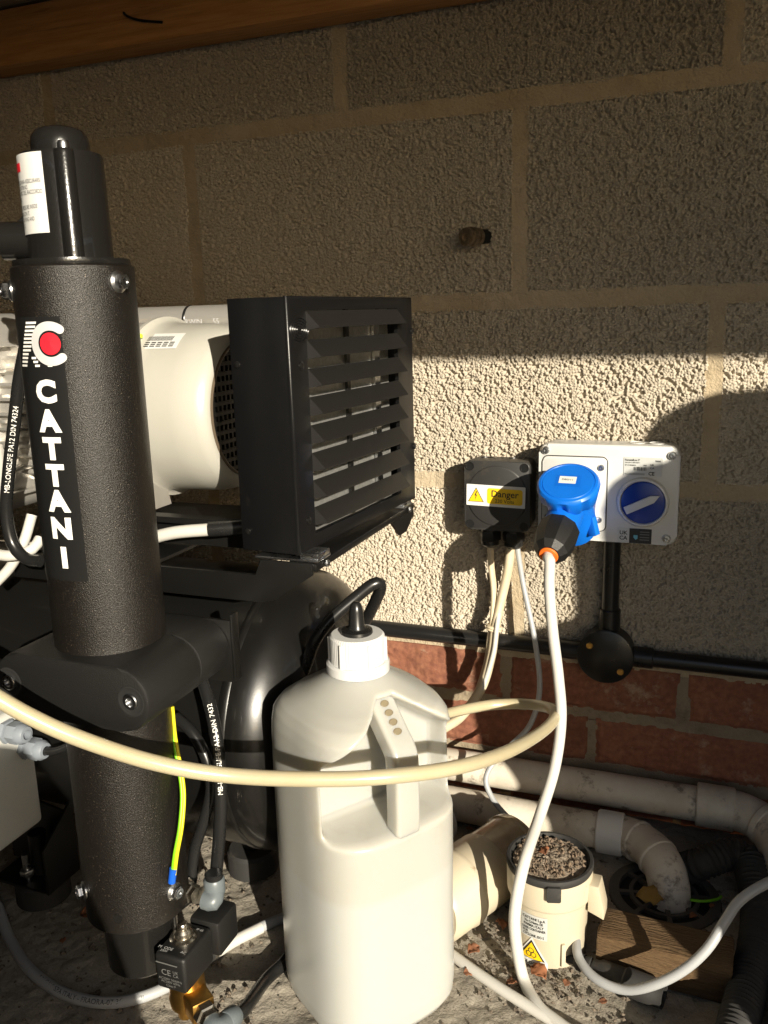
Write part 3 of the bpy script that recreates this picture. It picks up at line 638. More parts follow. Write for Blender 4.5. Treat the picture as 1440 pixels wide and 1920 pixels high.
for a_, b_ in zip(rings[1:], rings[2:]):
    for i in range(n): bm.faces.new((a_[i], a_[(i+1) % n], b_[(i+1) % n], b_[i]))
bm.faces.new(rings[1]); [bm.verts.remove(v) for v in rings[0]]
obj('dirt', bm, K['soil'], pt, 80)
camdir = (V((CAM.x, CAM.y, 0))-pc).normalized()
phi0 = math.atan2(camdir.y, camdir.x)
def on_cyl(c, R, phi, z0, off=.0004):            # x runs to the camera's right around the cylinder
    return lambda x, y: V((c[0]+(R+off)*math.cos(phi+x/R), c[1]+(R+off)*math.sin(phi+x/R), z0+y))
clp = thing_m = frame(pc+V((math.cos(phi0+.10)*.0448, math.sin(phi0+.10)*.0448, .092)), (math.cos(phi0+.10), math.sin(phi0+.10), 0), (0, 0, 1))
prism('clip', rrect(.016, .014, .0015), .003, clp @ T(0, 0, -.0005), K['rubber'], pt, .0006)
bm = bmesh.new(); a_prism(bm, [(.0, .0), (.030, .0), (.030, .010), (.004, .016), (-.006, .016)], .022, frame(pc+V((math.cos(phi0+1.35)*.0415, math.sin(phi0+1.35)*.0415, .058))-V((math.cos(phi0+2.92), math.sin(phi0+2.92), 0))*.011, V((math.cos(phi0+2.92), math.sin(phi0+2.92), 0)), (0, 0, 1)), .0015)
obj('spout', bm, K['pot'], pt)
box_m = frame(pc+V((math.cos(phi0+.38)*.0388, math.sin(phi0+.38)*.0388, .018)), (math.cos(phi0+.38), math.sin(phi0+.38), 0), (0, 0, 1))
prism('key_rib', rrect(.026, .004, .001), .003, box_m, K['pot'], pt, .0005)
f_ = on_cyl(pc, .0397, phi0-.34, .047); lab = grid_sheet('maker_label', -.0160, .0125, -.0130, .0130, 10, 3, f_, K['silver'], pt)
letter('lettering', [('CATTANI S.p.A', -.0015, .0090, .0042, .02, 'CENTER', .85), ('Via G.Natta ER', -.0015, .0050, .0040, .02, 'CENTER', .8), ('PARMA ITALY', -.0015, .0010, .0040, .02, 'CENTER', .85), ('LINER CONTAINER', -.0015, -.0030, .0038, .02, 'CENTER', .75), ('FOR', -.010, -.0065, .0038, .02, 'CENTER', .8), ('CYCLONE .ISO 5', -.0015, -.0100, .0038, .02, 'CENTER', .78)], on_cyl(pc, .0397, phi0-.34, .047, .0008), K['prk'], lab)
f0, f1, f2, f3 = [on_cyl(pc, .0394, phi0-.42, .018, o_) for o_ in (.0004, .0008, .0012, .0016)]
bs = grid_sheet('biohazard_sticker', -.0165, .0165, -.0175, -.0100, 10, 1, f0, K['paper'], pt)
def tri(name, s, dz, f, m, par):
    vs, fs = [], []; N = 10
    for j in range(N+1):
        y = -.0100+dz+(s*1.62)*j/N; w = s*(1-j/N)
        vs += [f(-w, y), f(-w/3, y), f(w/3, y), f(w, y)]
        if j < N:
            for q_ in range(3): fs.append((j*4+q_, j*4+q_+1, j*4+q_+5, j*4+q_+4))
    return pyd(name, vs, fs, K[m], par, None)
tri('white_triangle', .0165, 0, f0, 'paper', bs); tri('black_triangle', .0138, .0012, f1, 'prk', bs); tri('yellow_triangle', .0115, .0022, f2, 'pry', bs)
bm = bmesh.new()
for a_ in (90, 210, 330):
    cx, cy = .0028*math.cos(math.radians(a_)), -.0012+.0028*math.sin(math.radians(a_))
    for i in range(18):
        t0, t1 = 2*math.pi*i/18, 2*math.pi*(i+1)/18
        bm.faces.new([bm.verts.new(f3(cx+r_*math.cos(t), cy+r_*math.sin(t))) for r_, t in ((.0030, t0), (.0030, t1), (.0024, t1), (.0024, t0))])
obj('biohazard_symbol', bm, K['prk'], bs, None)
letter('lettering', [('BIOLOGICO', 0, -.0137, .0052, .015, 'CENTER', .95)], f1, K['prk'], bs)

# ------------------------------------------------------------------ cream canister lying behind the bottle
cn = thing('filter_canister', (.665, -.22, 0), 'cream plastic canister with smoked clear end lying behind the bottle', 'canister')
A0, A1 = pz(968, 1588, .0425), pz(805, 1700, .0425); L = (A1-A0).length; CF = frame(A0, A1-A0)
lathe('body', [(.039, .055), (.0405, .058), (.0405, .098), (.0420, .099), (.0426, .102), (.0426, .106), (.0413, .108), (.0413, L-.006), (.038, L), (0, L)], CF, K['pot'], cn, 56)
lathe('clear_cover', [(0, .0015), (.036, 0), (.0405, .003), (.0415, .006), (.0415, .010), (.0395, .012), (.0390, .060)], CF, K['amber'], cn, 56)
ep = thing('pipe_stub', (.60, -.13, 0), 'short grey pipe end between the bottle and the waste pipes', 'pipe')
lathe('stub', [(.026, 0), (.026, .05), (.022, .05), (.022, .01), (0, .01)], frame((.585, -.17, .0265), (.5, .8, 0)), mat('grey waste plastic', (.42, .41, .39), .5, dirt=(30, (.2, .17, .13), .6, .1, .7)), ep, 32)

# ------------------------------------------------------------------ the bottle
BC = V((.617, -.391, 0)); bt = thing('plastic_bottle', BC, 'large milky plastic bottle with white screw cap and moulded handle', 'bottle')
cdir = (V((CAM.x, CAM.y, 0))-BC).normalized(); rt = V((_r.x, _r.y, 0)).normalized()
e1 = (cdir*math.cos(math.radians(33))+rt*math.sin(math.radians(33))).normalized(); e2 = V((-e1.y, e1.x, 0))
if e2.dot(rt) < 0: e2 = -e2
def sstep(a, b, x): t = min(1, max(0, (x-a)/(b-a))); return t*t*(3-2*t)
prof = [(0, .002), (.80, .002), (.92, .0045), (.985, .013), (1.0, .026), (1.0, .05), (1.0, .08), (1.0, .12), (1.005, .16), (1.005, .20), (1.005, .24), (1.0, .276), (.99, .289), (.962, .300), (.905, .309), (.80, .3165), (.66, .3230), (.52, .3290), (.41, .3342), (.35, .338), (.33, .346)]
dense = []
for (a_, z_), (b_, y_) in zip(prof, prof[1:]):
    n_ = max(1, int(math.hypot((a_-b_)*.08, z_-y_)/.0025))
    dense += [(a_+(b_-a_)*t/n_, z_+(y_-z_)*t/n_) for t in range(n_)]
dense.append(prof[-1]); seg = 180; vs, fs = [], []
HS = .0738
for s_, z in dense:
    for i in range(seg):
        t = 2*math.pi*i/seg; c, s = math.cos(t), math.sin(t)
        nn = 3.3 if z < .30 else 3.3-1.3*sstep(.30, .325, z)
        R_ = HS*(abs(c)**nn+abs(s)**nn)**(-1/nn)*s_; x, y = R_*c, R_*s*.98
        zt_ = .323-.72*max(0, abs(y)-.008); wz = sstep(.207, .219, z)*(1-sstep(zt_-.010, zt_+.006, z))
        flat_ = .030+.020*sstep(.255, .30, z)*0+.0
        wy = 1-sstep(.0615, .0705, abs(y))
        top = .020
        w_ = wz*wy
        if x > top: x = x+(top-x)*w_
        vs.append(BC+e1*x+e2*y+V((0, 0, z)))
nr = len(dense)
for j in range(nr-1):
    for i in range(seg): fs.append((j*seg+i, j*seg+(i+1) % seg, (j+1)*seg+(i+1) % seg, (j+1)*seg+i))
fs.append(tuple(range(seg))[::-1]); fs.append(tuple((nr-1)*seg+i for i in range(seg)))
pyd('body', vs, fs, K['hdpe'], bt, 80)
hp = [(.020, .3350), (.0325, .3222), (.045, .3095), (.0575, .2968), (.0660, .2882), (.0700, .2820), (.0715, .2750), (.0718, .265), (.0718, .250), (.0718, .235), (.0715, .220), (.070, .204), (.066, .188)]
HW, HT = .0125, .0095
bm = bmesh.new(); rings = []; sec = rrect(HT*2, HW*2, .0038, 4)
hpp = spline([V((x, 0, z)) for x, z in hp], .004)
for i, p in enumerate(hpp):
    tg = (hpp[min(i+1, len(hpp)-1)]-hpp[max(i-1, 0)]).normalized(); nx_ = V((-tg.z, 0, tg.x))
    if nx_.x < 0: nx_ = -nx_
    rings.append([bm.verts.new(BC+e1*(p.x+nx_.x*(a_-HT+.003))+e2*b_+V((0, 0, p.z+nx_.z*(a_-HT+.003)))) for a_, b_ in sec])
for a_, b_ in zip(rings, rings[1:]):
    for i in range(len(sec)): bm.faces.new((a_[i], a_[(i+1) % len(sec)], b_[(i+1) % len(sec)], b_[i]))
bm.faces.new(rings[0][::-1]); bm.faces.new(rings[-1])
hd = obj('handle', bm, K['hdpe'], bt, 60)
for k in range(5):
    t = .27+.135*k; tg = V((.0460, 0, -.0468)).normalized(); nn_ = V((-tg.z, 0, tg.x)); p = V((.020+.0460*t, 0, .3350-.0468*t))
    c3 = BC+e1*(p.x+nn_.x*.0030)+V((0, 0, p.z+nn_.z*.0030)); nw = e1*nn_.x+V((0, 0, nn_.z))
    lathe('dimple', [(.0042, -.001), (.0042, .0004), (.0037, .0007), (.0034, .0002), (0, .0002)], frame(c3, nw, e2) @ Matrix.Diagonal((1.0, .72, 1, 1)), K['hole'], hd, 20)
cp = thing_c = lathe('cap', [(.0245, .345), (.0245, .3690), (.0228, .3710), (.0150, .3713)], Matrix.Translation(BC), K['cap'], bt, 180, 25, lambda a, z: 1+.010*(math.cos(60*a) > 0))
lathe('tamper_ring', [(.0262, .3355), (.0285, .337), (.0285, .3445), (.0265, .346), (.0240, .346)], Matrix.Translation(BC), K['cap'], bt, 64)
for a_ in (0, 60, 120, 180, 240, 300):
    t = math.radians(a_+18); cyl('cap_rib', BC+V((math.cos(t)*.0250, math.sin(t)*.0250, .346)), BC+V((math.cos(t)*.0248, math.sin(t)*.0248, .3675)), .0019, K['cap'], cp, 10)
lathe('nozzle', [(.0135, .3700), (.0145, .3720), (.0140, .3745), (.0085, .3760), (.0070, .379), (.0062, .392), (.0050, .3975), (.0030, .400), (0, .4005)], Matrix.Translation(BC), K['hoseblk'], bt, 32)

# ------------------------------------------------------------------ cream hose
cable('cream_hose', [py(-120, 1245, -.64), py(-40, 1288, -.632), py(50, 1340, -.617), py(150, 1385, -.598), py(290, 1430, -.565), py(430, 1454, -.535), py(600, 1461, -.510), py(740, 1455, -.482), py(860, 1438, -.435), py(950, 1410, -.36), py(1015, 1373, -.265), py(1040, 1345, -.21), py(1030, 1328, -.17), py(985, 1320, -.145), py(920, 1322, -.155), py(860, 1333, -.19), py(810, 1348, -.23), py(760, 1368, -.265), py(700, 1400, -.28)], .0061, 'hose', 'cream hose swinging across in front of the column and bottle', 'hose', seg=18)
# ------------------------------------------------------------------ black tube behind the cap
cable('black_tube', [py(560, 1290, -.335), py(575, 1245, -.33), py(592, 1200, -.325), py(622, 1160, -.315), py(665, 1122, -.30), py(698, 1096, -.29), py(712, 1094, -.285), py(712, 1108, -.28), py(700, 1135, -.272), py(685, 1165, -.265), py(660, 1205, -.262), py(640, 1235, -.27)], .0062, 'hoseblk', 'kinked black tube standing up behind the bottle cap', 'tube')

# ================================================================== compressor
CO = thing('air_compressor', (.35, -.30, 0), 'black dental air compressor with drying column, cream motor and louvred cooler', 'compressor')
# tank
TC = V((.0, -.255, .220)); TR = .155
pr = [(0, -.06)]
for i in range(1, 9): a_ = math.pi/2*i/8; pr.append((TR*math.sin(a_), .01-.07*math.cos(a_)))
for i in range(0, 13): a_ = math.pi/2*i/12; pr.append((TR*math.cos(a_), .485+.073*math.sin(a_)) if i < 12 else (0, .558))
lathe('tank', pr, frame((0, TC.y, TC.z), (1, 0, 0)), K['tank'], CO, 96, 40)
lathe('tank_seam', [(TR+.0003, .470), (TR+.0016, .472), (TR+.0016, .478), (TR+.0003, .480)], frame((0, TC.y, TC.z), (1, 0, 0)), K['tank'], CO, 96)
for x, y in ((.415, -.265), (.21, -.390), (.12, -.14), (.42, -.14)):
    ft = lathe('foot', [(.026, .0015), (.030, .004), (.030, .028), (.027, .032)], Matrix.Translation((x, y, 0)), K['rubber'], CO, 36)
    cyl('stem', (x, y, .03), (x, y, .085), .010, K['steelblk'], ft, 12)
bm = bmesh.new(); a_prism(bm, [(-.060, 0), (.028, 0), (.030, .004), (.022, .075), (-.060, .09)], .003, frame((.215, -.372, .033), (0, -1, 0), (1, 0, 0)))
a_box(bm, (.075, .055, .003), T(.205, -.392, .0345)); a_prism(bm, [(0, 0), (.05, 0), (.05, .09), (0, .055)], .003, frame((.245, -.42, .033), (1, 0, 0), (0, 1, 0)))
obj('foot_bracket', bm, K['steelblk'], CO)
fb = cyl('foot_stud', (.205, -.405, .036), (.205, -.405, .066), .0045, K['zinc'], CO, 14); prism('nut', hexa(.0085), .007, T(.205, -.405, .040), K['zinc'], fb, .0006)
# control box
cb_ = bmesh.new(); a_box(cb_, (.10, .12, .14), T(.20, -.475, .193), .006, 3); ctl = obj('control_box', cb_, K['ctrl'], CO)
box('lid', (.154, -.5375, .128), (.2465, -.5335, .258), K['ctrl'], ctl, .0015)
for (x, y, z) in ((.250, -.428, .217), (.250, -.450, .246)):
    bm = bmesh.new(); f = frame((x-.001, y, z), (1, 0, 0)); a_prism(bm, hexa(.0125), .006, f, .0008); a_prism(bm, hexa(.0115), .012, f @ T(0, 0, .008), .001); a_lathe(bm, [(.0105, .019), (.0105, .024), (.008, .028), (.005, .0285), (.005, .02)], f, 20)
    obj('gland', bm, K['gland'], ctl)
tube('control_cable', [(.268, -.428, .217), (.285, -.428, .218), (.302, -.424, .224), (.318, -.415, .236), (.33, -.40, .25)], .0042, K['hoseblk'], CO)

# drying column
CX, CY, CR = .4270, -.4880, .0465
cc_ = thing_d = None
column = lathe('drying_column', [(CR-.002, .119), (CR, .1205), (CR, .690), (CR-.0015, .6915), (CR-.004, .692), (0, .692)], T(CX, CY, 0), K['col'], CO, 96, 40)
lathe('bottom_cap', [(.0305, .0605), (.0325, .063), (.0335, .119)], T(CX, CY, 0), K['gloss'], column, 48)
phc = math.atan2(CAM.y-CY, CAM.x-CX)
def lob(a, z):
    return 1.0
hb = bmesh.new()
ribA = [phc+math.radians(d) for d in (4, 184)]
def headw(a, z):
    w = 1.0
    for q_ in ribA:
        d = abs((a-q_+math.pi) % (2*math.pi)-math.pi)
        if d < .21: w = max(w, 1+.17*math.sqrt(1-(d/.21)**2))
    return w
a_lathe(hb, [(.0318, .690), (.0308, .7705), (.0298, .7735)], T(CX, CY, 0), 144, True, headw)
head = obj('filter_head', hb, K['gloss'], CO, 30)
lathe('dome', [(.0218, .772), (.0218, .780), (.0208, .7862), (.0180, .7905), (.0120, .7930), (0, .7938)], T(CX, CY, 0), K['gloss'], head, 48)
lathe('base_flange', [(.0440, .6915), (.0445, .693), (.0440, .696), (.030, .697)], T(CX, CY, 0), K['gloss'], head, 64)
for q_ in ribA:
    lathe('bolt', [(.0045, 0), (.0045, .0035), (.0036, .0055), (0, .0055)], T(CX+.0308*math.cos(q_), CY+.0308*math.sin(q_), .7735), K['zinc'], head, 16)
def colfn(R, alpha, z0, off): return on_cyl((CX, CY), R, phc-math.radians(alpha), z0, off)
# side outlet at the left of the head
sl = V((-_r.x, -_r.y, 0)).normalized()
so = cyl('side_outlet', V((CX, CY, .712))+sl*.028, V((CX, CY, .712))+sl*.053, .0145, K['gloss'], head, 24, bev=.001)
cyl('outlet_nut', V((CX, CY, .712))+sl*.053, V((CX, CY, .712))+sl*.064, .012, K['zinc'], so, 6)
# white warning sticker on the head
st = grid_sheet('warning_sticker', -.024, .0160, -.0285, .0285, 14, 2, colfn(.0318, 54, .7430, .0006), K['paper'], head)
grid_sheet('red_bar', -.020, -.0065, .0165, .0225, 6, 1, colfn(.0318, 54, .7430, .001), K['prr'], st)
letter('lettering', [('RE SULLA COLONNA ASSICURARSI', .0135, .0085, .0041, .0, 'RIGHT', .62), ("PRESSIONE ALL'INTERNO.", .001, .0045, .0041, .0, 'RIGHT', .62), ("ANELLO NERO DEL RACCORDO", .0140, .0008, .0041, .0, 'RIGHT', .62), ('ESTRARRE', -.010, -.0035, .0041, .0, 'RIGHT', .62), ('CHECK PRESSURE INSIDE', .0085, -.0095, .0041, .0, 'RIGHT', .62), ('BEFORE WORKING ON IT.', .000, -.0140, .0041, .0, 'RIGHT', .62), ('PUSH BLACK RING AND', .0045, -.0180, .0041, .0, 'RIGHT', .62), ('EXTRACT.', -.0085, -.0225, .0041, .0, 'RIGHT', .62)], colfn(.0318, 54, .7430, .001), K['prk'], st)
# name strip on the column
strip = grid_sheet('name_strip', -.0270, .0235, -.1045, .1020, 20, 2, colfn(CR, 45, .5515, .0005), K['stick'], column)
def bent(lines, alpha, z0, off, m, name='lettering'):
    V_, F_ = [], []
    for s, x, y, size, bold, sx in lines:
        vs, fs = text_mesh(s, size, bold, 'CENTER'); bm = bmesh.new(); bv = [bm.verts.new((v.x*sx, v.y, 0)) for v in vs]
        for f in fs: bm.faces.new([bv[i] for i in f])
        for c in np.arange(-.02, .0201, .0025): bmesh.ops.bisect_plane(bm, geom=bm.verts[:]+bm.edges[:]+bm.faces[:], plane_co=(c, 0, 0), plane_no=(1, 0, 0))
        bm.verts.index_update(); g = colfn(CR, alpha, z0, off); o_ = len(V_)
        V_ += [g(v.co.x+x, v.co.y+y) for v in bm.verts]; F_ += [tuple(v.index+o_ for v in f.verts) for f in bm.faces]; bm.free()
    return pyd(name, V_, F_, K[m], strip, None)
zc_ = .5515; LZ = [(.597, 'C'), (.5745, 'A'), (.553, 'T'), (.532, 'T'), (.5115, 'A'), (.4895, 'N'), (.4655, 'I')]
bent([(ch, .0, z-zc_, .0225, .055, 1.12) for z, ch in LZ], 38, zc_, .0010, 'prw')
def arcpts(r0, r1, a0, a1, n, cx, cy):
    V_, F_ = [], []
    for i in range(n+1):
        t = math.radians(a0+(a1-a0)*i/n)
        V_ += [(cx+r0*math.cos(t), cy+r0*math.sin(t)), (cx+r1*math.cos(t), cy+r1*math.sin(t))]
        if i < n: F_.append((2*i, 2*i+1, 2*i+3, 2*i+2))
    return V_, F_
g = colfn(CR, 40, .6335, .0013)
v_, f_ = arcpts(.0098, .0164, 52, 308, 48, .0105, 0)
for a_ in (52, 308):
    o_ = len(v_); cx, cy = 0.0105+.0131*math.cos(math.radians(a_)), .0131*math.sin(math.radians(a_)); v_.append((cx, cy))
    for i in range(13): v_.append((cx+.0033*math.cos(2*math.pi*i/12), cy+.0033*math.sin(2*math.pi*i/12)))
    f_ += [(o_, o_+1+i, o_+2+i) for i in range(12)]
pyd('emblem_ring', [g(*p) for p in v_], f_, K['prg'], strip, None)
g2 = colfn(CR, 40, .6335, .0017)
v_ = [(.0105, 0)]+[(.0105+.0080*math.cos(2*math.pi*i/36), .0082*math.sin(2*math.pi*i/36)) for i in range(36)]
pyd('emblem_disc', [g2(*p) for p in v_], [(0, 1+i, 1+(i+1) % 36) for i in range(36)], K['prr'], strip, None)
V_, F_ = [], []
g3 = colfn(CR, 40, .6335, .0010)
for k in range(12):
    y = .0165-.0029*k; x = -.0100-.0012*k; w = .0105 if k < 8 else .0085
    o_ = len(V_); V_ += [g3(x, y), g3(x+w, y), g3(x+w-.0005, y-.0016), g3(x-.0005, y-.0016)]; F_.append((o_, o_+1, o_+2, o_+3))
    if k > 8:
        x2 = -.0035+.0014*(k-8); o_ = len(V_); V_ += [g3(x2-.006, y), g3(x2+w, y), g3(x2+w+.001, y-.0016), g3(x2-.006, y-.0016)]; F_.append((o_, o_+1, o_+2, o_+3))
pyd('emblem_stripes', V_, F_, K['prw'], strip, None)
def colbolt(alpha, z):
    t = phc-math.radians(alpha); nrm = V((math.cos(t), math.sin(t), 0)); return hexbolt(column, V((CX, CY, z))+nrm*(CR-.0005), nrm, .0062)
for al, z in ((-43, .678), (88, .674), (-41, .146), (77, .150)): colbolt(al, z)
cyl('rivet_mark', V((CX, CY, .137))+V((math.cos(phc-.42), math.sin(phc-.42), 0))*(CR-.001), V((CX, CY, .137))+V((math.cos(phc-.42), math.sin(phc-.42), 0))*(CR+.0006), .0042, K['gloss'], column, 18)

# clamp: extruded stadium with through bolts
def stadium(hx, hz, n=14):
    out = []
    for s, a0 in ((1, -90), (-1, 90)):
        for i in range(n+1):
            t = math.radians(a0+180*i/n); out.append((s*(hx-hz)+hz*math.cos(t) if True else 0, hz*math.sin(t)))
    return out
clz, clx = .3555, .4275
CFm = Matrix(((1, 0, 0, clx), (0, 0, -1, -.425), (0, 1, 0, clz), (0, 0, 0, 1)))
cl1 = prism('clamp', stadium(.0775, .0275), .0755, CFm @ T(0, 0, .0455), K['clamp'], CO, .003)
prism('clamp_rear', stadium(.0772, .0272), .0450, CFm, K['clamp'], CO, .0008)
for x in (.366, .489):
    bm = bmesh.new(); f = frame((x, -.5463, clz+.001), (0, -1, 0)); a_lathe(bm, [(.0125, 0), (.0130, .0006), (.0115, .0009), (.0100, .0002), (0, .0002)], f, 32); obj('bolt_recess', bm, K['dark'], cl1)
    bm = bmesh.new(); f = frame((x, -.5458, clz+.001), (0, -1, 0)); a_lathe(bm, [(.0068, 0), (.0068, .0024), (.0060, .0030), (.0038, .0030), (.0034, .0008), (0, .0008)], f, 24); obj('socket_bolt', bm, K['zinc'], cl1)
# back plate of the clamp
bm = bmesh.new(); a_box(bm, (.164, .004, .060), T(.424, -.4215, .352), .0008); obj('clamp_plate', bm, K['steelblk'], CO)
box('plate_flange', (.5060, -.4235, .323), (.5085, -.412, .388), K['steelblk'], CO, .0006)
# front bar and support frame
prism('front_bar', [(.25, .3985), (.530, .3985), (.548, .402), (.586, .428), (.586, .4385), (.535, .4385), (.530, .4235), (.25, .4235)], .004, Matrix(((1, 0, 0, 0), (0, 0, -1, -.4085), (0, 1, 0, 0), (0, 0, 0, 1))), K['steelblk'], CO, .0006)
box('side_rail', (.560, -.4085, .4305), (.5885, -.150, .4375), K['steelblk'], CO, .001)
prism('rail_lug', [(-.22, .4300), (-.150, .4300), (-.150, .424), (-.175, .410), (-.195, .410)], .003, Matrix(((0, 0, 1, .585), (1, 0, 0, 0), (0, 1, 0, 0), (0, 0, 0, 1))), K['steelblk'], CO)
box('shelf_plate', (.27, -.404, .4235), (.42, -.17, .4265), K['steelblk'], CO)
box('cross_angle', (.29, -.36, .452), (.512, -.345, .458), K['steelblk'], CO); box('cross_angle_web', (.29, -.348, .428), (.512, -.3445, .452), K['steelblk'], CO)
for y in (-.395, -.175):
    zp = box('zinc_foot', (.528, y-.014, .4387), (.590, y+.014, .4412), K['zinc'], CO, .0006)
    box('zinc_lip', (.572, y-.012, .4412), (.590, y+.012, .4462), K['zinc'], zp, .0006)
    hexbolt(CO, (.588, y+.004, .434), (1, 0, 0), .0035, flange=False)

# louvred cooler
HX = Matrix.Translation((.5715, -.4105, .4445)) @ Matrix.Rotation(math.radians(-4.5), 4, 'Z')
# local: x outwards (+X world), y along the face (+Y world), z up
cw, chh, cdp = .2525, .2205, .057
hs = bmesh.new()
y0, y1, z0, z1 = .028, .2130, .014, .2090                      # louvre opening
a_box(hs, (cdp, .0025, chh-.001), HX @ T(-cdp/2, .00125, chh/2), .0008)
obj('cooler_side', hs, K['housing'], CO)
hs = bmesh.new(); a_box(hs, (cdp, .0025, chh-.001), HX @ T(-cdp/2, cw-.00125, chh/2), .0008); obj('cooler_side', hs, K['housing'], CO)
hs = bmesh.new(); a_box(hs, (cdp, cw-.005, .0025), HX @ T(-cdp/2, cw/2, chh-.00175), .0005); a_box(hs, (cdp, cw-.005, .0025), HX @ T(-cdp/2, cw/2, .00175), .0005); obj('cooler_top_and_base', hs, K['housing'], CO)
hs = bmesh.new()
def fpoly(pts, d=.003):
    for q_ in pts: a_box(hs, (d, q_[1]-q_[0], q_[3]-q_[2]), HX @ T(.0015, (q_[0]+q_[1])/2, (q_[2]+q_[3])/2))
fr = bmesh.new(); outer = [(0, 0), (cw, 0), (cw, chh), (0, chh)]; inner = [(y0, z0), (y1, z0), (y1, z1), (y0, z1)]
for xx in (0.0002, .004):
    pass
vo0 = [fr.verts.new((-.001, a_, b_)) for a_, b_ in outer]; vo1 = [fr.verts.new((.0005, a_, b_)) for a_, b_ in outer]
sh = .0028
vo2 = [fr.verts.new((.0032, a_+(sh if a_ == 0 else -sh), b_+(sh if b_ == 0 else -sh))) for a_, b_ in outer]
vo15 = [fr.verts.new((.0024, a_+(sh*.3 if a_ == 0 else -sh*.3), b_+(sh*.3 if b_ == 0 else -sh*.3))) for a_, b_ in outer]
vi1 = [fr.verts.new((.0032, a_, b_)) for a_, b_ in inner]; vi0 = [fr.verts.new((-.001, a_, b_)) for a_, b_ in inner]
for A_, B_ in ((vo0, vo1), (vo1, vo15), (vo15, vo2), (vo2, vi1), (vi1, vi0), (vi0, vo0)):
    for i in range(4): fr.faces.new((A_[i], A_[(i+1) % 4], B_[(i+1) % 4], B_[i]))
bmesh.ops.transform(fr, matrix=HX, verts=fr.verts)
cooler = obj('cooler_front', fr, K['housing'], CO, 50); hs.free()
pitch = (z1-z0)/8
sm = bpy.data.meshes.new('slat')
bm = bmesh.new(); W_ = y1-y0; ox, dzs = .0130, .0135; th = .0012
A = [(0.0015, 0, 0), (ox, .003, -dzs), (ox, W_-.002, -dzs), (0.0015, W_, 0)]
top = [bm.verts.new(p) for p in A]; bot = [bm.verts.new((p[0]-th*.7, p[1], p[2]-th*.7)) for p in A]
mid = [bm.verts.new((ox+.0006, .0035, -dzs-.0012)), bm.verts.new((ox+.0006, W_-.0025, -dzs-.0012))]
E0 = bm.verts.new((0.0015, 0, -dzs-.003)); E1 = bm.verts.new((0.0015, W_, -dzs-.003))
bm.faces.new(top); bm.faces.new(bot[::-1]); bm.faces.new((top[1], mid[0], mid[1], top[2])); bm.faces.new((mid[0], bot[1], bot[2], mid[1]))
bm.faces.new((top[0], E0, top[1])); bm.faces.new((top[3], top[2], E1)); bm.faces.new((top[1], E0, mid[0])); bm.faces.new((top[2], mid[1], E1))
bmesh.ops.recalc_face_normals(bm, faces=bm.faces); bm.to_mesh(sm); bm.free(); sm.materials.append(mat('dusty sun-toned slat', (.011, .0105, .010), .40, spec=.5, dirt=(180, (.06, .053, .045), .60, .1, .5), bump=(700, .2, .0004)))  # slat tone: dust, plus caught sunlight lightening the base colour
for k in range(8):
    o = bpy.data.objects.new('slat', sm); COL.objects.link(o); o.parent = cooler; o.matrix_parent_inverse = world(cooler).inverted()
    o.matrix_basis = HX @ T(.0015, y0, z1-pitch*k-.0005)
bm = bmesh.new(); a_box(bm, (.004, W_+.02, z1-z0+.01), HX @ T(-.016, (y0+y1)/2, (z0+z1)/2))
N = 108
for i in range(N): a_box(bm, (.004, .0007, z1-z0+.008), HX @ T(-.0125, y0-.004+(W_+.008)*i/(N-1), (z0+z1)/2))
tag(obj('radiator_fins', bm, K['fin'], CO, None), kind='stuff')
for yy, ww, mm in ((y0+W_*.50, .006, 'steelblk'), (y1-.030, .012, 'zinc')):
    bm = bmesh.new(); a_box(bm, (.003, ww, z1-z0+.004), HX @ T(-.008, yy, (z0+z1)/2)); obj('fin_brace', bm, K[mm], CO)
for y, z in ((.017, .163), (.017, .028), (.2495, .185), (.2495, .06)):
    lathe('housing_screw', [(.0035, 0), (.0035, .0008), (.002, .0016), (0, .0016)], frame(HX @ V((.0032, y, z)), HX.to_3x3() @ V((1, 0, 0))), K['steelblk'], cooler, 14)
for i in range(4):
    rr = .0035+.0028*i
    lathe('pressed_ring', [(rr-.0007, -.0002), (rr, .0009), (rr+.0007, -.0002)], frame(HX @ V((.0032, .0165, .193)), HX.to_3x3() @ V((1, 0, 0))) @ Matrix.Diagonal((1.2, .8, 1, 1)), K['housing'], cooler, 30)
for z in (.165, .018): lathe('rivet', [(.003, 0), (.0028, .001), (0, .0015)], frame(HX @ V((-.05, -.0002, z)), HX.to_3x3() @ V((0, -1, 0))), K['steelblk'], cooler, 12)

# motor
MF = frame((-.012, -.280, .558), (1, 0, 0), (0, 0, 1))
motor = lathe('motor_cowl', [(.070, .372), (.0925, .3725), (.0940, .374), (.0940, .378), (.0905, .380), (.0880, .384), (.0868, .398), (.0862, .430), (.0855, .440), (.082, .456), (.0775, .4645), (.0725, .4672), (.070, .4672), (.069, .452)], MF, K['cream'], CO, 96, 40)
lathe('grille_rim', [(.0705, .4655), (.0705, .4682), (.069, .4690), (.0675, .4685), (.0675, .462)], MF, mat('bronze edge', (.10, .075, .05), .5), motor, 64, caps=False)
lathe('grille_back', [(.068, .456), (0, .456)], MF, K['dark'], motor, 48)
bm = bmesh.new(); R_ = .0675
for i in range(-7, 8):
    c = i*.0095; hlf = math.sqrt(max(0, R_**2-c*c))
    if hlf > .004:
        a_box(bm, (.0032, hlf*2, .004), T(.4535, -.280, .558+c)); 
for i in range(-8, 9):
    c = i*.0079; hlf = math.sqrt(max(0, R_**2-c*c))
    if hlf > .004: a_box(bm, (.0028, .0030, hlf*2), T(.4534, -.280+c, .558))
obj('grille', bm, K['steelblk'], motor, None)
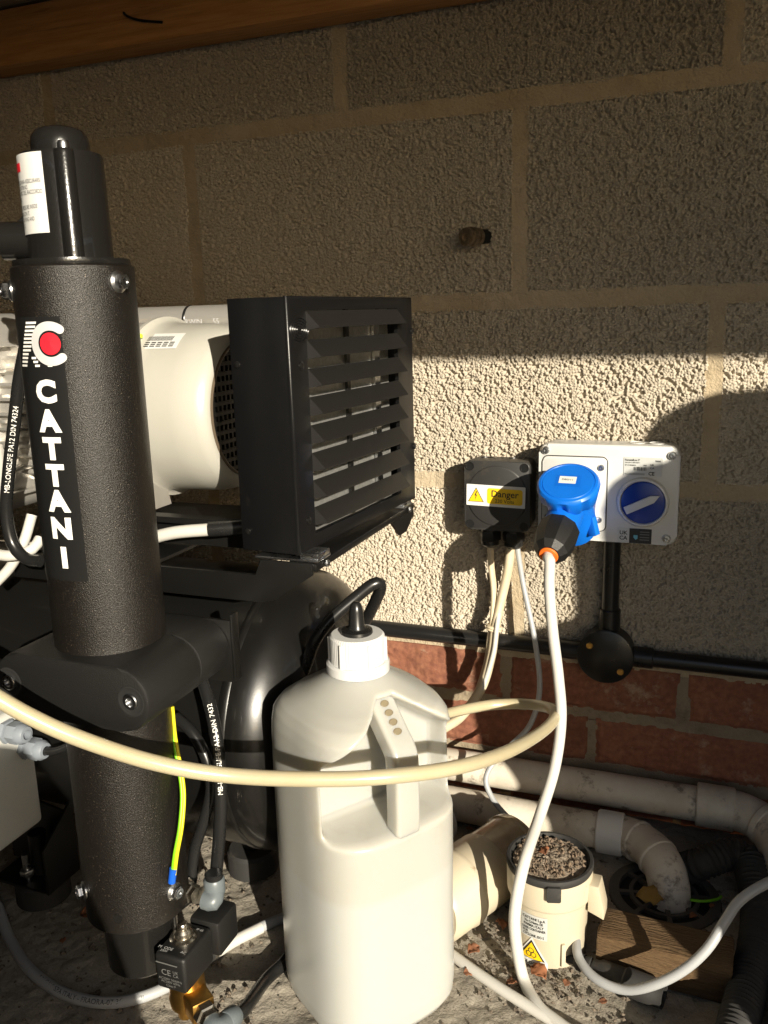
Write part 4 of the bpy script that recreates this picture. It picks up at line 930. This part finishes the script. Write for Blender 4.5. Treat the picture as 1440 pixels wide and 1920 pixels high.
for t in (125, 168, 210, 255, 40, 80):
    a_ = math.radians(t); n_ = V((0, -math.sin(a_), math.cos(a_))) if False else V((0, math.sin(a_-math.pi/2)*1.0, math.cos(a_-math.pi/2)))
for zz, yy in ((.0565, -.0735), (-.0655, -.0655)):
    n_ = V((0, yy, zz)).normalized(); lathe('cowl_screw', [(.0045, 0), (.0045, .0012), (.003, .0032), (0, .0036)], frame(V((.371, -.280, .558))+n_*.0865, n_*.95+V((.2, 0, 0))), K['zinc'], motor, 16)
bm = bmesh.new(); a_lathe(bm, [(.060, .14), (.080, .142), (.080, .371), (.070, .372)], MF, 64)
for k in range(36):
    t = 2*math.pi*k/36; n_ = V((0, math.cos(t), math.sin(t))); a_box(bm, (.20, .003, .012), Matrix.Translation(V((.26, -.280, .558))+n_*.083) @ Matrix.Rotation(t-math.pi/2, 4, 'X'))
obj('motor_body', bm, K['alu'], CO)
prism('motor_foot', [(-.03, 0), (.03, 0), (.02, .035), (-.02, .035)], .02, Matrix(((0, 0, 1, .35), (1, 0, 0, -.335), (0, 1, 0, .458), (0, 0, 0, 1))), K['alu'], CO)
def motfn(off): return lambda x, y: V((.393+x, -.280-(.0866+off)*math.sin(.62+y/.0866), .558+(.0866+off)*math.cos(.62+y/.0866)))
ml = grid_sheet('barcode_label', -.020, .022, -.012, .012, 1, 8, motfn(.0008), K['paper'], motor)
bm = bmesh.new(); ff = motfn(.0013)
for i in range(20):
    x = -.017+.0015*i; bm.faces.new([bm.verts.new(ff(*p)) for p in ((x, -.006), (x+.0008, -.006), (x+.0008, .001), (x, .001))])
for r_ in range(3):
    for i in range(5):
        x = -.017+.0072*i; yy = .0030+.0026*r_; bm.faces.new([bm.verts.new(ff(*p)) for p in ((x, yy), (x+.0055, yy), (x+.0055, yy+.0013), (x, yy+.0013))])
obj('bars', bm, K['prk'], ml, None)
# aluminium tube, head, small wires
at_ = cyl('aluminium_tube', (.12, -.20, .647), (.505, -.20, .647), .0165, K['alu'], CO, 36)
for x in (.262, .341): lathe('tube_band', [(.0168, 0), (.0172, .0005), (.0172, .003), (.0168, .0035)], frame((x, -.20, .647), (1, 0, 0)), K['hoseblk'] if x > .3 else K['zinc'], at_, 36)
for tx_, x_ in (('AIRWIN', .352), ('55', .385)): letter('lettering', [(tx_, x_, .647, .0085, .0, 'CENTER')], lambda x, y: V((x, -.20-.0167*math.cos((y-.647)/.0167-.1), .647+.0167*math.sin((y-.647)/.0167-.1))), K['prg'], at_)
box('tube_clip', (.255, -.222, .628), (.285, -.190, .645), K['white'], CO, .002)
hdm = bmesh.new(); a_box(hdm, (.13, .16, .21), T(.14, -.29, .555), .018, 3); hd_ = obj('cylinder_head', hdm, K['alu'], CO, 40)
for i in range(7): box('head_fin', (.208, -.366, .47+.026*i), (.216, -.214, .474+.026*i), K['alu'], hd_, .0008)
bm = bmesh.new(); a_box(bm, (.05, .03, .03), T(.155, -.382, .665), .004); obj('head_bracket', bm, K['brass'], CO); hexbolt(CO, py(14, 545, -.40), (0.2, -1, 0), .0065)
tube('yellow_green_wire', [(.30, -.25, .618), (.335, -.30, .625), (.360, -.325, .630), (.372, -.335, .634)], .0022, mat('yellow green wire', (.45, .62, .01), .4), CO, 8)
# cables at the left edge and beneath the cooler
tube('white_lead', [(.32, -.375, .40), (.352, -.378, .418), (.385, -.380, .436), (.42, -.378, .447), (.462, -.372, .452)], .0062, K['wcable'], CO)
tube('sleeve', [(.459, -.3725, .452), (.475, -.368, .453), (.495, -.36, .455), (.515, -.355, .456)], .0074, K['hoseblk'], CO)
lead = [py(-30, 1035, -.45), py(20, 1042, -.45), py(60, 1030, -.44), py(75, 1010, -.43)]
tube('white_lead', lead, .0052, K['wcable'], CO)
tube('white_lead', [py(-10, 1095, -.44), py(20, 1062, -.435), py(45, 1015, -.43), py(60, 965, -.42)], .0050, K['wcable'], CO)
def path_text(P, s, size, r, mat_, parent, flip=False, start=.0):
    P = spline(P, .002); cum = [0]
    for a_, b_ in zip(P, P[1:]): cum.append(cum[-1]+(b_-a_).length)
    def at(d):
        d = min(max(d, 0), cum[-1]-1e-6); i = max(k for k in range(len(cum)) if cum[k] <= d); i = min(i, len(P)-2)
        t = (d-cum[i])/(cum[i+1]-cum[i]); return P[i].lerp(P[i+1], t), (P[min(i+2, len(P)-1)]-P[max(i-1, 0)]).normalized()
    vs, fs = text_mesh(s, size, .0, 'LEFT')
    out = []
    for v in vs:
        p, tg = at(start+v.x); vw = (CAM-p).normalized(); nn = (vw-tg*vw.dot(tg)).normalized(); up = nn.cross(tg)
        a_ = v.y/r; out.append(p+nn*((r+.0003)*math.cos(a_))+up*((r+.0003)*math.sin(a_)))
    return pyd('lettering', out, fs, mat_, parent, None)
hl = [py(75, 1052, -.455), py(50, 1048, -.455), py(24, 1020, -.455), py(12, 960, -.455), py(17, 880, -.455), py(26, 800, -.455), py(36, 715, -.455), py(50, 640, -.455), py(62, 560, -.45)]
hL = tube('air_tube', hl, .0058, K['hoseblk'], CO); path_text(hl, 'MB-LONGLIFE PA12 DIN 74324', .0062, .0058, K['prw'], hL, start=.088)
ht = [py(-20, 480, -.46), py(10, 455, -.47), py(40, 425, -.475), py(60, 405, -.47)]
hT = tube('air_tube', ht, .0050, K['hoseblk'], CO); path_text(ht, 'MB-LONGLIFE', .0048, .0050, K['prw'], hT, start=.006)
lathe('tube_nut', [(.006, 0), (.010, .002), (.010, .012), (.006, .014)], frame(py(6, 440, -.44), (1, -.2, -.3)), K['rubber'], CO, 18)
h1p = [py(372, 1255, -.415), py(386, 1295, -.425), py(402, 1360, -.440), py(411, 1430, -.448), py(414, 1500, -.453), py(411, 1570, -.456), py(405, 1640, -.457)]
hA = tube('air_tube', h1p, .0060, K['hoseblk'], CO); path_text(h1p[::-1], 'MB-LONGLIFE PA12 DIN 7432', .0062, .0060, K['prw'], hA, start=.085)
tube('air_tube', [py(330, 1345, -.42), py(362, 1375, -.425), py(388, 1425, -.428), py(396, 1480, -.43), py(382, 1540, -.435), py(366, 1590, -.44), py(360, 1640, -.445), py(357, 1668, -.448)], .0055, K['hoseblk'], CO)
# earth wire
ew = [py(321, 1325, -.470), py(327, 1385, -.472), py(337, 1440, -.476), py(343, 1490, -.483), py(339, 1550, -.494), py(330, 1600, -.501), py(325, 1640, -.503)]
W1 = spline(ew, .004); o1 = V((_r.x, _r.y, 0))*.0011
tube('earth_wire_green', [p-o1 for p in W1], .0016, K['green'], CO, 8, smoothpath=False); tube('earth_wire_yellow', [p+o1 for p in W1], .0016, K['yellow'], CO, 8, smoothpath=False)
cyl('crimp', py(325, 1628, -.5025), py(322, 1654, -.503), .0034, K['bluet'], CO, 12)
# fitting out of the column foot to the grey elbow
fo = py(345, 1668, -.462); f1_ = py(384, 1686, -.478)
ft_ = lathe('nickel_fitting', [(.0105, 0), (.0105, .004), (.0092, .005), (.0092, .019), (.0078, .020), (.0078, .026)], frame(fo, f1_-fo), K['nickel'], CO, 6, 20)
lathe('fitting_collar', [(.0115, -.004), (.0115, .001), (.0105, .003)], frame(fo, f1_-fo), K['nickel'], ft_, 24)
e0 = py(384, 1686, -.478); e1_ = py(398, 1690, -.478)
tube('grey_elbow', [e0, (e0+e1_)/2, e1_, py(402, 1680, -.474), py(403, 1666, -.470)], .0088, K['greyfit'], CO, 20, .002)
lathe('grey_collet', [(.0092, 0), (.0098, .002), (.0098, .014), (.0085, .016)], frame(py(403, 1674, -.470), V((0, .02, 1))), K['greyfit'], CO, 24)
lathe('collet_ring', [(.0082, .0155), (.0082, .020), (.0072, .021)], frame(py(403, 1674, -.470), V((0, .02, 1))), K['hoseblk'], CO, 24)
cyl('black_boss', py(330, 1690, -.455), py(352, 1672, -.455), .0105, K['gloss'], CO, 20)
# solenoid valve under the column
vx, vy = .4800, -.497
bm = bmesh.new(); a_box(bm, (.032, .046, .036), T(vx, vy, 0.0805), .0035, 3); coil = obj('solenoid_coil', bm, K['clamp'], CO)
fnt = plane_fn((vx, vy, 0.0988), (1, 0, 0), (0, 1, 0), .0002); sheet('coil_label', rrect(.027, .039, .001, 2), fnt, K['stick'], coil)
letter('lettering', [('M  ODE', -.0085, -.0150, .0045, 0, 'CENTER'), ('230V', -.008, -.0185, .0035, 0, 'CENTER'), ('AC', .010, -.0150, .0040, 0, 'CENTER')], plane_fn((vx, vy, 0.0988), (1, 0, 0), (0, 1, 0), .0006), K['prg'], coil)
letter('lettering', [('IP 65', .008, .0150, .0036, 0, 'CENTER')], plane_fn((vx, vy, 0.0988), (1, 0, 0), (0, 1, 0), .0006), K['prg'], coil)
letter('lettering', [('CE', -.004, .001, .0085, 0, 'CENTER'), ('UK', .006, .0030, .0042, 0, 'CENTER'), ('CA', .006, -.0005, .0042, 0, 'CENTER'), ('AC230V 50/60Hz', 0, -.0055, .0034, 0, 'CENTER'), ('AC240V 60Hz', 0, -.0085, .0034, 0, 'CENTER'), ('Class F', 0, -.0120, .0036, 0, 'CENTER')], plane_fn((vx, vy-.0231, 0.0805), (1, 0, 0), (0, 0, 1), .0003), K['prm'], coil)
box('coil_ridge', (vx-.013, vy-.0248, .0915), (vx+.009, vy-.0240, .0922), K['prm'], coil)
lathe('coil_nut', [(.0125, .0905), (.0125, .0925), (.0105, .094), (.0085, .0945), (.0085, .099), (.0065, .1015), (.0050, .1015), (.0050, .105), (.004, .1065), (0, .1068)], T(vx-.001, vy+.002, .008), K['nickel'], coil, 28)
bm = bmesh.new(); a_box(bm, (.032, .034, .036), T(vx+.006, vy+.041, .0840), .003, 2); obj('connector_block', bm, K['clamp'], CO)
bm = bmesh.new(); a_lathe(bm, [(.012, .016), (.0165, .020), (.0175, .028), (.0165, .034), (.0155, .0555)], T(vx, vy, .013), 24); a_box(bm, (.062, .022, .022), T(vx+.002, vy, 0.0440) @ Matrix.Rotation(math.radians(-32), 4, 'Z'), .003, 2); a_lathe(bm, [(.006, .008), (.007, .010), (.007, .018)], T(vx, vy-.006, .014), 16)
valve = obj('valve_body', bm, K['brass'], CO)
d_ = V((math.cos(math.radians(-32)), math.sin(math.radians(-32)), 0)); q0 = V((vx+.002, vy, 0.0440))+d_*.030
lathe('nickel_fitting', [(.0095, 0), (.0110, .001), (.0110, .008), (.0090, .009), (.0090, .013), (.0100, .014), (.0100, .016)], frame(q0, d_), K['nickel'], CO, 6, 20)
q1 = q0+d_*.016; hdv = (pz(520, 1820, .014)-q1).normalized()
tube('grey_elbow', [q1-d_*.001, q1+d_*.006, q1+d_*.009+hdv*.002, q1+d_*.010+hdv*.009, q1+d_*.010+hdv*.018], .0086, K['greyfit'], CO, 20, .002)
lathe('grey_collet', [(.0090, 0), (.0097, .001), (.0097, .014), (.0085, .016)], frame(q1+d_*.010+hdv*.012, hdv), K['greyfit'], CO, 24)
hq = q1+d_*.010+hdv*.022
tube('drain_tube', [hq, hq+hdv*.02+V((0, 0, -.002)), pz(498, 1838, .010), pz(530, 1808, .009), pz(560, 1770, .008), pz(600, 1730, .008)], .0064, K['hoseblk'], CO)
q2 = V((vx+.002, vy, 0.0440))-d_*.030; q3 = V((CX+.012, CY, .055))
lathe('nickel_fitting', [(.0100, 0), (.0105, .002), (.0105, .004), (.0092, .005), (.0092, .014), (.0078, .015), (.0078, .019)], frame(q2, -d_*.8+V((0, 0, .35))), K['nickel'], CO, 20)
tube('nickel_elbow', [q2-d_*.012+V((0, 0, .006)), q2-d_*.020+V((0, 0, .011)), q2-d_*.022+V((0, 0, .022)), q2-d_*.022+V((0, 0, .036))], .0078, K['nickel'], CO, 18, .002)

# floor cable with the white sleeve
fc = [py(-30, 1640, -.47), py(0, 1715, -.455), py(28, 1785, -.455)]
fcp = [pz(-60, 1640, .03), pz(-10, 1690, .015), pz(18, 1760, .0058), pz(60, 1822, .0058), pz(125, 1865, .0058), pz(200, 1880, .0058), pz(270, 1868, .0058), pz(340, 1835, .0058), pz(400, 1790, .0058), pz(460, 1752, .0058), pz(530, 1722, .0058), pz(610, 1700, .0058), pz(700, 1690, .0058)]
gc_ = cable('floor_cable', fcp, .0056, 'gcable', 'grey cable curving over the concrete under the black column')
path_text(fcp[3:7], 'SALCAVI SPA ITALY - FRAORA-07 3G1.50 mm2', .0062, .0056, K['prk'], gc_, start=.018)
tube('sleeve', [pz(398, 1791, .0058), pz(440, 1764, .0058), pz(490, 1739, .0058)], .0061, K['wcable'], gc_)
cable('pale_floor_cable', [pz(760, 1720, .0056), pz(845, 1788, .0056), pz(930, 1848, .0056), pz(1010, 1898, .0056), pz(1080, 1938, .0056), pz(1160, 1985, .0056), pz(1250, 2040, .0056)], .0054, 'wcable', 'pale cable lying on the concrete between the bottle and the pot')

# ------------------------------------------------------------------ leaves and grit
def leaf(x, y, s, m='leaf', label=None, z=.003):
    bm = bmesh.new(); rot = random.uniform(0, 6.28); n = 9; vs = []
    for i in range(n):
        t = i/(n-1); w = s*.42*math.sin(math.pi*min(1, t*1.02))**.8*random.uniform(.75, 1.15)
        zz = s*.18*math.sin(t*3.1)+random.uniform(0, s*.08)
        vs.append([bm.verts.new((s*(t-.5), sy*w, zz+abs(sy)*s*random.uniform(.02, .22))) for sy in (-1, -.45, 0, .45, 1)])
    for a_, b_ in zip(vs, vs[1:]):
        for q_ in range(4): bm.faces.new((a_[q_], a_[q_+1], b_[q_+1], b_[q_]))
    bmesh.ops.transform(bm, matrix=T(x, y, z) @ Matrix.Rotation(rot, 4, 'Z') @ Matrix.Rotation(random.uniform(-.4, .4), 4, 'X'), verts=bm.verts)
    o = obj('dead_leaf', bm, K[m], None, 60); o.modifiers.new('thickness', 'SOLIDIFY').thickness = .0004
    return tag(o, label, 'leaf')
p = pz(182, 1722); leaf(p.x, p.y, .034, label='flat brown dead leaf under the foot of the black column')
p = pz(888, 1790); leaf(p.x, p.y, .016, label='orange brown leaf scrap beside the pale floor cable')
p = pz(1010, 1832); leaf(p.x, p.y, .022, label='reddish leaf scrap at the foot of the beige pot')
p = pz(1218, 1698); leaf(p.x, p.y, .030, 'yleaf', 'curled yellow leaf lying on the drain grate', .008)
p = pz(940, 1740); leaf(p.x, p.y, .016, label='small brown leaf between the canister and the pot')
leaf(pc.x-.006, pc.y+.006, .013, label='small red leaf on the dirt of the pot lid', z=.102)
for (lx, ly), where in zip(((900, 1700), (960, 1850), (880, 1830), (1060, 1850), (880, 1560), (905, 1548), (870, 1577), (1120, 1660), (1335, 1705), (1300, 1725), (470, 1640), (120, 1770), (230, 1780), (1130, 1885)),
        ('against the side of the cream canister', 'between the plug cable and the pale floor cable', 'beside the plastic bottle, below the orange leaf', 'in front of the beige pot and the black connector', 'under the front waste pipe beside the canister', 'half under the front waste pipe', 'beside the grey pipe stub', 'between the beige pot and the drain', 'on the drain rim next to the corrugated hose', 'between the drain and the timber offcut', 'under the black tank', 'inside the bend of the grey floor cable', 'beneath the bottom cap of the black column', 'in front of the black connector')):
    q_ = pz(lx, ly); leaf(q_.x, q_.y, random.uniform(.007, .013), label='tiny dry leaf scrap '+where)['group'] = 'tiny leaf scraps on the floor'
def grit(name, n, area, smin, smax, m, label, excl=None):
    vs, fs = [], []
    rng = np.random.RandomState(5)
    k = 0
    while k < n:
        x, y = area(rng)
        if math.hypot(x-GC.x, y-GC.y) < .062: continue
        s = smin+(smax-smin)*rng.rand()**3; base = len(vs); k += 1
        for d in ((1, 0, 0), (-1, 0, 0), (0, 1, 0), (0, -1, 0), (0, 0, 1), (0, 0, -.6)):
            q_ = V(d)*s*(.55+.6*rng.rand()); vs.append((x+q_.x+s*.3*(rng.rand()-.5), y+q_.y+s*.3*(rng.rand()-.5), max(-.001, q_.z*.7+s*.3)))
        for a_, b_, c_ in ((0, 2, 4), (2, 1, 4), (1, 3, 4), (3, 0, 4), (2, 0, 5), (1, 2, 5), (3, 1, 5), (0, 3, 5)): fs.append((base+a_, base+b_, base+c_))
    return tag(pyd(name, vs, fs, K[m], None, None), label, 'grit', kind='stuff')
def area1(rng):
    c = rng.rand()
    if c < .5: return rng.uniform(.0, 1.05), rng.uniform(-.56, -.02)
    if c < .7: return pc.x+rng.normal(0, .05), pc.y-.02+rng.normal(0, .035)
    if c < .85: return rng.uniform(.5, 1.0), -.06-abs(rng.normal(0, .03))
    return rng.uniform(.2, .5), rng.uniform(-.5, -.2)
grit('grit', 5200, area1, .0007, .0042, 'debris', 'loose grit and crumbs scattered over the concrete floor')
def area2(rng):
    r_, t = .035*math.sqrt(rng.rand()), rng.rand()*6.28; return pc.x+r_*math.cos(t), pc.y+r_*math.sin(t)
V_, F_ = [], []
rng = np.random.RandomState(9)
for k in range(420):
    x, y = area2(rng); s = .0008+.0026*rng.rand()**2; b_ = len(V_)
    for d in ((1, 0, 0), (-1, 0, 0), (0, 1, 0), (0, -1, 0), (0, 0, 1), (0, 0, -.6)):
        q_ = V(d)*s*(.5+.7*rng.rand()); V_.append((x+q_.x, y+q_.y, .1020+q_.z+.001*rng.rand()))
    for a in ((0, 2, 4), (2, 1, 4), (1, 3, 4), (3, 0, 4), (2, 0, 5), (1, 2, 5), (3, 1, 5), (0, 3, 5)): F_.append(tuple(b_+i for i in a))
tag(pyd('crumbs', V_, F_, mat('dry leaf crumbs', (.15, .105, .07), .95, var=[(90, (.05, .037, .028), 1.0), (200, (.26, .19, .13), .6)]), pt, None), kind='stuff')

# ------------------------------------------------------------------ unseen blockers added beside the camera, shaped for the shadows they cast
cutout = thing('shadow_cutout', (1.7, -.75, 0), 'added unseen person-shaped cut-out standing at the open end of the lean-to', 'silhouette')  # added cut-out standing in for a person, edge shaped to the shadow outline
prism('cutout_sheet', [(2.1, .002), (2.1, .89), (1.86, .888), (1.633, .872), (1.575, .866), (1.549, .857), (1.528, .845), (1.514, .826), (1.500, .785), (1.49, .774), (1.451, .764), (1.436, .752), (1.428, .741), (1.422, .718), (1.430, .65), (1.435, .590), (1.425, .580), (1.344, .549), (1.310, .530), (1.297, .505), (1.297, .43), (1.310, .38), (1.325, .345), (1.33, .20), (1.33, .002)], .018, Matrix(((1, 0, 0, 0), (0, 0, -1, -.741), (0, 1, 0, 0), (0, 0, 0, 1))), K['blocker_wood'], cutout)
blocker = thing('shadow_blocker', (.925, -1.22, 0), 'added unseen shadow-casting lump standing on the yard tarmac', 'blocker')  # added lump standing in for a crouching knee, shades floor and column foot
lathe('blocker_body', [(.125, 0), (.130, .03), (.128, .15), (.116, .275), (.104, .34), (.088, .395), (.058, .477), (.03, .54), (0, .56)], T(.925, -1.22, 0), K['blocker_grey'], blocker, 48, 40, lambda a, z: 1+.03*math.sin(3*a+z*9))
